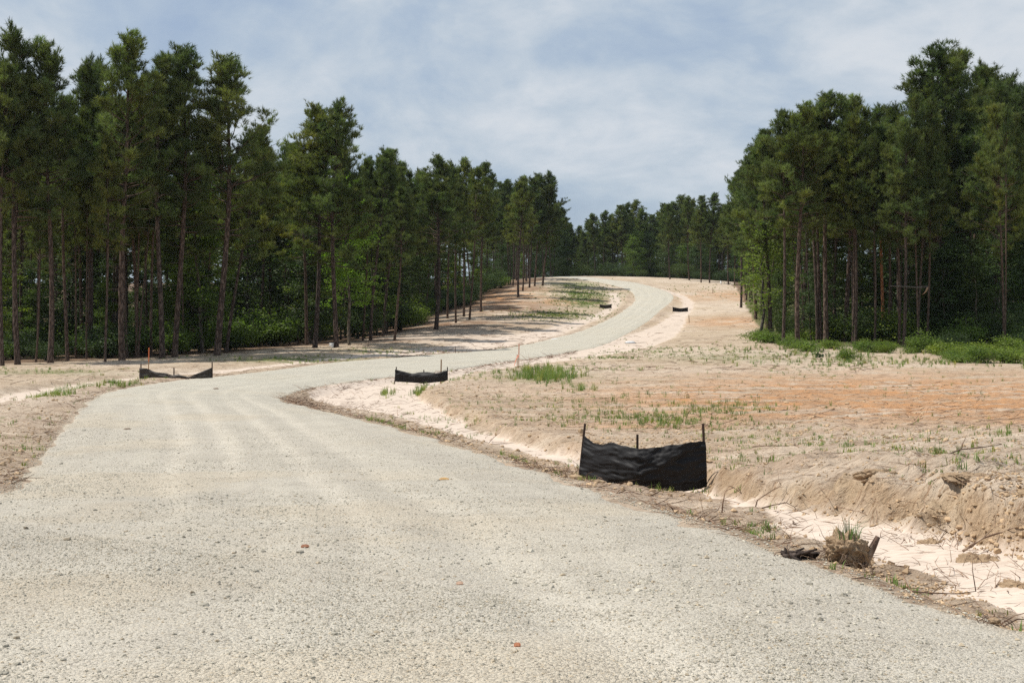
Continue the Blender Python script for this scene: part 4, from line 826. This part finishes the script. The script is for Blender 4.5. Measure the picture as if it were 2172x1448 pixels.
def silt_fence(label, mat_c, stakes, top, bot, depth, seed, belly=.1, lowpoly=False):
    """stakes: (px_top, py_top, px_foot, py_foot, Y); top/bot: rows of the cloth edge by column; depth: distance by column"""
    g = np.random.default_rng(seed); Yg = float(cast(stakes[0][2], stakes[0][3] + .5)[1][0]) if stakes[0][4] > 100 else None
    if Yg: stakes = [st_[:4] + (Yg,) for st_ in stakes]; depth = [(d_[0], Yg - .1) for d_ in depth]
    x0 = stakes[0]; org_ = P3(x0[2], x0[3], x0[4]); org_[2] = float(gz(org_[0], org_[1]))
    e = empty('silt_fence', tuple(org_)); tag(e, label, 'silt fence', 'black silt fences across the ditches')
    for (a, b1, c1, d1, Y) in stakes:
        T_ = P3(a, b1, Y); B_ = P3(c1, d1, Y); d_ = T_ - B_; L = np.linalg.norm(d_); mb = MB(); w_ = .019 if Y < 40 else .024
        m = Matrix.Translation(Vector(B_)) @ Vector(d_).to_track_quat('Z', 'Y').to_matrix().to_4x4(); mb.box((-w_, -w_, -.3), (w_, w_, L), m)
        o = ob('stake', mb.mesh('fence_stake', M_WOODST), e); o.matrix_parent_inverse = Matrix.Translation(-Vector(org_))
    nx, nz_ = (90, 36) if not lowpoly else (50, 12)
    px = np.linspace(top[0][0], top[-1][0], nx); pb = np.linspace(bot[0][0], bot[-1][0], nx); tp = np.interp(px, *zip(*top)); bt = np.interp(pb, *zip(*bot)); Yd = np.interp(px, *zip(*depth)) - .03
    ker = np.ones(5) / 5; Yd = np.convolve(np.pad(Yd, 2, 'edge'), ker, 'valid')
    a = np.stack([P3(px[i], tp[i], Yd[i]) for i in range(nx)]); bm = np.stack([P3(pb[i], bt[i], Yd[i]) for i in range(nx)])
    f = np.linspace(0, 1, nz_)[:, None, None]; V = a[None] * (1 - f) + bm[None] * f
    u = np.linspace(0, 1, nx)[None] * np.ones((nz_, 1)); ff = np.linspace(0, 1, nz_)[:, None] * np.ones((1, nx))
    wr = (fbm(u * 9 + ff * 5, ff * 3 - u * 4, 4, seed) - .5) * .12 + (1 - abs(2 * fbm(u * 8 + ff * 9, ff * 2 - u * 6, 3, seed + 7) - 1)) ** 3 * .03 + (1 - abs(2 * fbm(u * 5 - ff * 3, ff * 4 + u * 3, 3, seed + 5) - 1)) * .06 + np.sin(ff * 3.14) * belly * np.sin(u * 3.14) + (fbm(u * 30, ff * 4, 2, seed + 9) - .5) * .02
    V[:, :, 1] -= wr; V[:, :, 2] += (fbm(u * 14, ff * 0, 2, seed + 3) - .5) * .03 * (1 - ff); V = np.concatenate([V, V[-1:] + np.array([0, -.05, -.10])])
    nz2 = nz_ + 1; I = np.arange(nz2 - 1)[:, None] * nx; J = np.arange(nx - 1)[None]; Q = np.stack([I + J, I + nx + J, I + nx + J + 1, I + J + 1], -1).reshape(-1, 4)
    me = mesh_np('fence_cloth', V.reshape(-1, 3) - org_, Q, True, mat_c); o = ob('cloth', me, e); md = o.modifiers.new('thick', 'SOLIDIFY'); md.thickness = .006
    return e
silt_fence('nearest large black silt fence hanging in the ditch right of the road', M_CLOTH,
           [(1241, 898, 1230, 1000, 22.3), (1352, 921, 1352, 1010, 21.6), (1491, 898, 1497, 1022, 21.0)],
           [(1239, 921), (1258, 938), (1275, 941), (1300, 938), (1322, 944), (1352, 951), (1400, 946), (1450, 939), (1484, 934), (1496, 937)],
           [(1227, 998), (1260, 1008), (1300, 1021), (1345, 1034), (1380, 1034), (1430, 1030), (1480, 1022), (1499, 1017)],
           [(1227, 22.3), (1300, 21.5), (1352, 21.1), (1420, 21.0), (1500, 20.95)], 5, .09)
silt_fence('black silt fence beside a tall wooden stake at the road bend, middle of the picture', M_CLOTH,
           [(841, 778, 838, 803, 61.5), (899, 784, 899, 806, 61), (949, 778, 949, 803, 60.5)],
           [(838, 783), (850, 786), (875, 792), (899, 788), (925, 791), (949, 785)], [(838, 804), (870, 806), (900, 808), (949, 803)], [(838, 61.4), (895, 61), (950, 60.4)], 15, .12, True)
silt_fence('sagging black silt fence on the left verge below the orange stake', M_CLOTHB,
           [(299, 772, 299, 801, 61), (369, 780, 369, 803, 60.6), (450, 768, 450, 800, 59.8)],
           [(296, 780), (312, 781), (330, 789), (350, 791), (366, 795), (380, 794), (400, 799), (420, 791), (436, 784), (450, 779)], [(296, 802), (330, 802), (365, 803), (400, 803), (450, 800)],
           [(296, 61), (370, 60.5), (450, 59.7)], 25, .06, True)
silt_fence('far small black silt fence left of the road below the crest', M_CLOTHB, [(1272, 645, 1272, 652, 194), (1297, 644, 1297, 652, 194)], [(1272, 645), (1284, 647), (1297, 645)], [(1272, 651), (1284, 653), (1297, 652)], [(1272, 194), (1297, 193.8)], 35, .05, True)
silt_fence('far small black silt fence right of the road below the crest', M_CLOTH, [(1427, 650, 1427, 660, 187), (1459, 651, 1459, 660, 187)], [(1427, 651), (1443, 654), (1459, 652)], [(1427, 659), (1443, 660), (1459, 659)], [(1427, 186.8), (1459, 186.5)], 45, .05, True)

# survey stakes
def lath(px, py, top, lean_px, wd, m, label, paint=None, ribbon=False, group='survey stakes'):
    x, y = at_px(px, py); z = float(gz(x, y)); L = top_h(x, y, top); lean = math.atan2(lean_px / F * y, L)
    e = empty('survey_stake', (x, y, z), (0, lean, random.uniform(-.3, .3))); tag(e, label, 'stake', group)
    mb = MB(); w_ = wd; t0 = L if not paint else L * (1 - paint); V = [(-w_, -.008, -.25), (w_, .008, t0)]; mb.box(*V); ob('post', mb.mesh('stake_post', m), e)
    if paint: mb = MB(); mb.box((-w_ - .002, -.010, t0), (w_ + .002, .010, L)); ob('painted_end', mb.mesh('painted_end', M_ORANGE), e)
    if ribbon:
        mb = MB(); P = [[0, -.02, L * .55], [-.12, -.05, L * .42], [-.2, -.04, L * .28], [-.26, -.05, L * .1]]; mb.tube(P, [.012, .02, .016, .01], 4); ob('ribbon', mb.mesh('flag_ribbon', M_PINKT), e)
    return e
lath(315, 786, 737, 1, .026, M_WOODT, 'bright orange topped survey stake behind the left silt fence', .62)
lath(1100, 783, 729, 1, .022, M_WOODT, 'taller orange tipped survey stake beside the road bend, right of the pair', .55, True)
lath(1097, 781, 752, 0, .022, M_WOODT, 'shorter wooden survey stake touching the tall orange tipped one', .3)
lath(935, 806, 762, 1, .030, M_WOODT, 'plain wooden stake standing in front of the middle silt fence')
lath(966, 748, 734, 0, .022, M_WOODST, 'tiny thin stake in the pale sand left of the road bend')
lath(1203, 661, 646, 0, .045, M_WOODT, 'small wooden stake on the grassy slope left of the road')
lath(1462, 684, 668, -1, .04, M_WOODT, 'small wooden stake below the far right silt fence')
lath(1512, 622, 612, 0, .05, M_WOODT, 'faint far stake in the orange upper field')
# white bucket, white pipe, sacks
x, y = at_px(703, 738); e = empty('bucket', (x, y, float(gz(x, y)))); tag(e, 'white plastic bucket at the foot of the pale trunked pine', 'bucket')
mb = MB(); mb.tube([[0, 0, 0], [0, 0, .40]], [.16, .19], 16, True); ob('body', mb.mesh('bucket_body', M_WHITE, True), e)
mb = MB(); mb.tube([[0, 0, .375], [0, 0, .41]], [.205, .205], 16, True); ob('rim', mb.mesh('bucket_rim', M_WHITE, True), e)
mb = MB(); an = np.linspace(0, math.pi, 9); mb.tube(np.stack([np.cos(an) * .2, -.05 - np.sin(an) * .16, .38 - np.sin(an) * .13], 1), .006, 4); ob('handle', mb.mesh('bucket_handle', M_DEAD), e)
x, y = at_px(1529, 604); e = empty('marker_pipe', (x, y, float(gz(x, y)))); tag(e, 'short white pipe standing at the top of the field by the far trees', 'pipe')
mb = MB(); mb.tube([[0, 0, -.2], [0, 0, .72]], [.13, .13], 12); ob('pipe', mb.mesh('marker_pipe_body', M_WHITE, True), e); mb = MB(); mb.tube([[0, 0, .70], [0, 0, .76]], [.16, .15], 12); ob('cap', mb.mesh('marker_pipe_cap', M_WHITE, True), e)
def sack(px, py, L, label, seed):
    g = np.random.default_rng(seed); x, y = at_px(px, py); a = np.linspace(0, 2 * math.pi, 20, endpoint=False); mb = MB(); rows = 9; V = []
    for i in range(rows):
        f = i / (rows - 1) * 2 - 1; r = math.sqrt(max(1e-3, 1 - abs(f) ** 2.6)); V.append(np.stack([np.full(20, f * L / 2), np.cos(a) * r * L * .28, np.maximum(np.sin(a) * r * L * .17, -.02)], 1) * (1 + g.normal(0, .06, (20, 1))))
    V = np.concatenate(V); Q = [[i * 20 + j, i * 20 + (j + 1) % 20, (i + 1) * 20 + (j + 1) % 20, (i + 1) * 20 + j] for i in range(rows - 1) for j in range(20)]
    mb.add(V, Q); o = ob('sack', mb.mesh('sack', M_BAG, True)); o.location = (x, y, float(gz(x, y)) + .04); o.rotation_euler = (0, 0, g.uniform(-.4, .4)); tag(o, label, 'sack', 'pale sacks by the road')
sack(1337, 726, .95, 'pale sack lying in the sand wash right of the road', 3); sack(1177, 720, .8, 'pale sack lying on the left verge of the road', 4)

# ------------------------------------------------------------------ eroded bank: grass topped sod, stump, roots, sticks
def blobby(name, size, m, seed, rough=.25, sub=3, colr=None):
    g = np.random.default_rng(seed); import bmesh
    bm = bmesh.new(); bmesh.ops.create_icosphere(bm, subdivisions=sub + 1, radius=1); V = np.array([v.co[:] for v in bm.verts])
    nz = fbm(V[:, 0] * 2.2 + seed, V[:, 1] * 2.2 + V[:, 2] * 1.9, 5, seed, .72) - .5
    V2 = V * (1 + nz[:, None] * rough * 4 + g.normal(0, .015, (len(V), 1))) * np.array(size)
    for v, c in zip(bm.verts, V2): v.co = c
    me = bpy.data.meshes.new(name); bm.to_mesh(me); bm.free(); me.materials.append(m)
    for p_ in me.polygons: p_.use_smooth = True
    return me
M_SOD = simple('clinging_soil', (.33, .235, .15), .95, .1, .05, 26)
def roots_mesh(n, L, r, seed, down=True, name='root_strands'):
    g = np.random.default_rng(seed); mb = MB()
    for k in range(n):
        a = g.random() * 6.283; p = np.array([math.cos(a) * L * .35, math.sin(a) * L * .3, g.uniform(-.1, .15) * L]); d = np.array([math.cos(a), math.sin(a), g.uniform(-.5, .5)]); pts = [p]
        for i in range(6): d = d + g.normal(0, .38, 3) + [0, 0, -.14 if down else .02]; d /= np.linalg.norm(d); pts.append(pts[-1] + d * L * g.uniform(.1, .2))
        mb.tube(pts, np.linspace(r * g.uniform(.5, 1.2), r * .15, 7), 5)
    return mb.mesh(name, M_TWIG, True)
def local_grass(n, h, rad, name='grass_tuft'):
    mb = MB(); a = rng.random(n) * 6.283; rr_ = rad * np.sqrt(rng.random(n)); b0 = np.stack([np.cos(a) * rr_, np.sin(a) * rr_, np.zeros(n)], 1); hh = h * rng.uniform(.4, 1.1, n); dd = np.stack([np.cos(a), np.sin(a)], 1) * (hh * rng.uniform(.05, 1.1, n))[:, None]
    s = np.stack([-np.sin(a), np.cos(a), 0 * a], 1) * .0035; mid = b0 + np.concatenate([dd * .35, hh[:, None] * .6], 1); tip = b0 + np.concatenate([dd, hh[:, None]], 1)
    k = np.arange(n)[:, None] * 5; mb.add(np.stack([b0 - s, b0 + s, mid + s * .7, mid - s * .7, tip], 1).reshape(-1, 3), k + [0, 1, 2, 3], k + [3, 2, 4], np.repeat(rng.uniform(.55, 1.1, (n, 1)) * [[.9, 1, 1]], 5, 0)); return mb.mesh(name, M_GRASS, False, True)
def thing_at(name, px, py, label, cat, group=None, dz=0, rot=0):
    x, y = at_px(px, py, .3 if px > 1640 and py < 1190 - (2172 - px) * .12 else 0); e = empty(name, (x, y, float(gz(x, y)) + dz), (0, 0, rot)); tag(e, label, cat, group); return e
e = thing_at('sod_clump', 1793, 1182, 'upturned sod with grass on top and hanging roots at the edge of the sand bed', 'sod clump', dz=.10)
ob('soil_ball', blobby('soil_ball', (.14, .12, .14), M_SOD, 4, .5, 4), e); g_ = ob('grass_tuft', local_grass(50, .17, .11), e); g_.location = (.02, 0, .12)
ob('roots', roots_mesh(60, .30, .0035, 5), e); s_ = MB(); s_.tube([[.14, -.02, -.10], [.22, 0, .05], [.26, .0, .13]], [.035, .030, .020], 7); ob('broken_stub', s_.mesh('broken_stub', M_DEAD, True), e)
e = thing_at('tree_stump', 1700, 1186, 'dark rotten stump half buried at the road edge left of the grassy sod', 'stump', dz=.0)
mb = MB(); g = np.random.default_rng(8)
for k in range(16): a = g.uniform(-.5, .5); mb.tube([[g.uniform(-.14, .14), g.uniform(-.04, .08), -.06], [g.uniform(-.18, .14), g.uniform(-.08, .06), .04], [g.uniform(-.2, .16), g.uniform(-.1, .04), g.uniform(.05, .10)]], [.026, .02, .008], 5)
ob('splintered_wood', mb.mesh('splintered_wood', M_BARK, True), e); ob('roots', roots_mesh(10, .35, .006, 9), e)
# clay lumps slumped from the bank
for i, (px, py, sx_, sy_, sz_, lab) in enumerate([(1865, 1090, .22, .16, .12, 'smooth slumped clay fan behind the sand bed'),
        (1975, 1140, .18, .14, .13, 'low clay lump standing over the sand bed'), (2085, 1175, .22, .15, .14, 'rounded clay block below the root tangle'), (2050, 1092, .30, .2, .07, 'broad clay shelf under the bank lip'),
        (2168, 1225, .20, .14, .12, 'clay block at the right picture edge beside the sand bed'), (1735, 1160, .07, .06, .04, 'small dirt lump on the near lip of the sand bed')]):
    x, y = at_px(px, py, 0 if px == 1735 else .34); o = ob('clay_lump', blobby('clay_lump', (sx_ * 1.1, sy_, sz_ * .8), M_SOD, 60 + i, .34, 4)); o.location = (x, y, float(gz(x, y)) - sz_ * .55); o.rotation_euler = (0, 0, i * 1.3); tag(o, lab, 'clay lump', 'clay lumps slumped along the eroded bank')
# root tangles
for i, (px, py, L, n_, lab) in enumerate([(2030, 1130, .36, 16, 'tangle of pale roots hanging over the bank above the clay block'), (1925, 1128, .34, 14, 'dark root mat where the sand bed narrows'), (1660, 1108, .40, 16, 'root mat at the head of the wide sand bed'), (2130, 1240, .20, 12, 'root mat washed up at the right end of the sand bed'),
        (2090, 1165, .26, 10, 'roots draped down the rounded clay block'), (1262, 1000, .25, 8, 'dry root scraps at the left foot of the nearest silt fence'), (1190, 985, .4, 9, 'upright dead stems left of the nearest silt fence'), (1370, 1035, .3, 8, 'dry curled roots in front of the nearest silt fence'), (2110, 1325, .18, 10, 'dry root knot at the road edge in the lower right corner')]):
    e = thing_at('root_tangle', px, py, lab, 'roots', 'root tangles beside the ditch', .03); ob('strands', roots_mesh(n_, L * .85, .0042, 80 + i, i not in (6,)), e)
    if px < 1640 or px > 2100: ob('core', blobby('root_core', (L * .2, L * .15, L * .1), M_SOD, 90 + i, .3, 2), e)
def branch_thing(px, py, pts, r, label, m=M_TWIG, twigs=3, seed=0, group='sticks lying on the sand'):
    g = np.random.default_rng(seed); e = thing_at('fallen_branch', px, py, label, 'branch', group, .01); pts = np.array(pts, float); mb = MB(); mb.tube(pts, np.linspace(r, r * .3, len(pts)), 6); ob('stem', mb.mesh('branch_stem', m, True), e)
    if twigs:
        for k in range(twigs): mb = MB(); i = g.integers(1, len(pts)); d = g.normal(0, 1, 3); d[2] = abs(d[2]); L = np.linalg.norm(pts[-1] - pts[0]) * .18; mb.tube([pts[i], pts[i] + d * L * .5, pts[i] + d * L + g.normal(0, .02, 3)], [r * .5, r * .35, r * .1], 4); ob('side_twig', mb.mesh('branch_twig', m, True), e)
    return e
branch_thing(1668, 1078, [[-.32, 0, .02], [-.15, .02, .06], [0, 0, .09], [.10, -.03, .04], [.14, -.05, -.05]], .010, 'curved brown branch bent over the bank left of the sand bed', seed=1)
branch_thing(1960, 1245, [[-.34, .06, .02], [-.15, .04, .03], [.06, 0, .02], [.22, -.02, .02], [.36, .01, .03]], .008, 'long knotted stick across the lip between road and sand bed', seed=2, twigs=2)
branch_thing(1845, 1232, [[-.13, 0, .01], [0, .003, .015], [.13, .01, .02]], .005, 'straight thin twig on the pale lip left of the knotted stick', seed=3, twigs=0)
branch_thing(1606, 1252, [[-.10, .02, .0], [0, .0, .005], [.1, -.01, .0]], .003, 'thin dark twig lying flat on the gravel near the lower right', seed=4, twigs=0)
branch_thing(1530, 1045, [[0, 0, -.05], [.02, 0, .14], [.05, 0, .3], [.16, 0, .34], [.26, 0, .26]], .010, 'bent upright dead stem right of the nearest silt fence', seed=5)
branch_thing(1600, 1030, [[0, 0, -.05], [.04, 0, .1], [.14, 0, .17], [.26, .02, .24], [.36, .0, .3]], .010, 'slanting dead branch on the bank right of the nearest silt fence', seed=6)
branch_thing(1640, 960, [[-.4, 0, .01], [0, .02, .03], [.4, -.02, .02]], .012, 'dead branch on the field right of the nearest silt fence', seed=7)
branch_thing(2040, 1060, [[-.2, 0, 0], [0, .03, .06], [.25, .0, .09], [.5, .05, .12]], .011, 'slanting pale branch on the field above the root tangle', M_DEAD, seed=8)
branch_thing(2110, 1150, [[-.3, 0, -.05], [-.1, .02, .07], [.1, 0, .14], [.28, .03, .2]], .013, 'thick slanting root at the right edge of the eroded bank', M_DEAD, seed=9)
branch_thing(1250, 793, [[-.3, 0, 0], [0, 0, .15], [.25, .1, .25]], .02, 'small slanting stick at the grassy rim of the upper sand wash', seed=10)
# broken bough hanging among the right wood
x, y = at_px(1917, 738); e = empty('broken_bough', (x, y - .4, -(608 - HY) / F * y)); tag(e, 'pale broken bough sticking out sideways between the slim trunks of the right wood', 'bough'); mb = MB(); mb.tube([[-1.1, 0, .05], [0, 0, 0], [.9, -.1, -.05], [1.6, -.2, .0]], [.05, .07, .07, .09], 6); ob('stem', mb.mesh('bough_stem', M_BARKG, True), e)
mb = MB(); mb.tube([[1.6, -.2, 0], [1.45, -.25, -.35], [1.2, -.2, -.6]], [.08, .06, .02], 6); ob('torn_end', mb.mesh('bough_torn_end', simple('fresh_torn_wood', (.30, .19, .12), .8, .2), True), e)
# seedling on the field
e = thing_at('seedling', 1740, 780, 'lone dark leafy seedling standing on the bare field before the right wood', 'seedling'); mb = MB(); mb.tube([[0, 0, -.05], [.02, 0, .25], [0, 0, .5]], [.012, .01, .005], 5); ob('stem', mb.mesh('seedling_stem', M_BARKG, True), e)
P_ = rng.normal(0, 1, (60, 3)) * [.16, .14, .12] + [0, 0, .45]; V, Q, c = leaves(P_, rng, .16, np.ones((60, 3)) * .8); mb = MB(); mb.add(V, Q, None, c); ob('leaves', mb.mesh('seedling_leaves', M_LEAFD, False, True), e)
# bark chips on the road
def road_zat(x, y):
    d = (rX - x) ** 2 + (rY - y) ** 2; return float(rz.ravel()[np.argmin(d)])
for i, (px, py, L, c, lab) in enumerate([(942, 1028, .15, (.42, .26, .11), 'tan wood chip lying in the middle of the gravel road'), (647, 1178, .07, (.26, .12, .07), 'small reddish bark chip in the left half of the road'), (1097, 1403, .035, (.36, .15, .08), 'tiny reddish chip near the bottom edge of the picture'), (975, 1262, .05, (.42, .28, .2), 'pale brown chip in the lower middle of the road'), (270, 917, .18, (.2, .15, .11), 'grey brown chip on the far left half of the road'), (458, 829, .22, (.2, .14, .1), 'dark chip on the road below the left silt fence'), (1190, 760, .3, (.2, .14, .1), 'dark bark piece at the road edge near the orange stakes')]):
    x, y = at_px(px, py); mb = MB(); g = np.random.default_rng(i); a = np.linspace(-1, 1, 6); wv = (1 - np.abs(a) ** 3) * .22 * L + .1 * L; V = np.concatenate([np.stack([a * L / 2, wv, .01 + .1 * L * (1 - a * a)], 1), np.stack([a * L / 2, -wv * g.uniform(.7, 1.1, 6), .0 + .05 * L * (1 - a * a)], 1)])
    V = np.concatenate([V, V - [0, 0, .012]]); Q = [[j, j + 1, j + 7, j + 6] for j in range(5)] + [[12 + j, 18 + j, 19 + j, 13 + j] for j in range(5)] + [[j, 12 + j, 13 + j, j + 1] for j in range(5)] + [[6 + j, 7 + j, 19 + j, 18 + j] for j in range(5)] + [[0, 6, 18, 12], [5, 17, 23, 11]]
    mb.add(V, Q); o = ob('bark_chip', mb.mesh('bark_chip', simple('chip_bark_%d' % i, c, .85, .2))); o.location = (x, y, road_zat(x, y) + .006); o.rotation_euler = (0, 0, g.uniform(-.4, .4)); tag(o, lab, 'bark chip', 'bark chips on the road')
print('pines', NPINE[0], 'objects', len(bpy.data.objects), 'tris', sum(len(m.loops) - 2 * len(m.polygons) for m in bpy.data.meshes))

# ------------------------------------------------------------------ air
hm = bpy.data.materials.new('thin_air'); hm.use_nodes = True; hm.node_tree.nodes.remove(hm.node_tree.nodes['Principled BSDF'])
t = NT(hm.node_tree); pv = t.new('ShaderNodeVolumePrincipled', Color=(.80, .88, 1.0, 1), Density=HAZE, Anisotropy=.2); t.l.new(pv.outputs[0], t.n['Material Output'].inputs['Volume'])
mb = MB(); mb.box((-1500, -1500, float(gz_.min()) - 1), (1500, 1500, 31)); ob('haze', mb.mesh('haze', hm), kind='stuff')
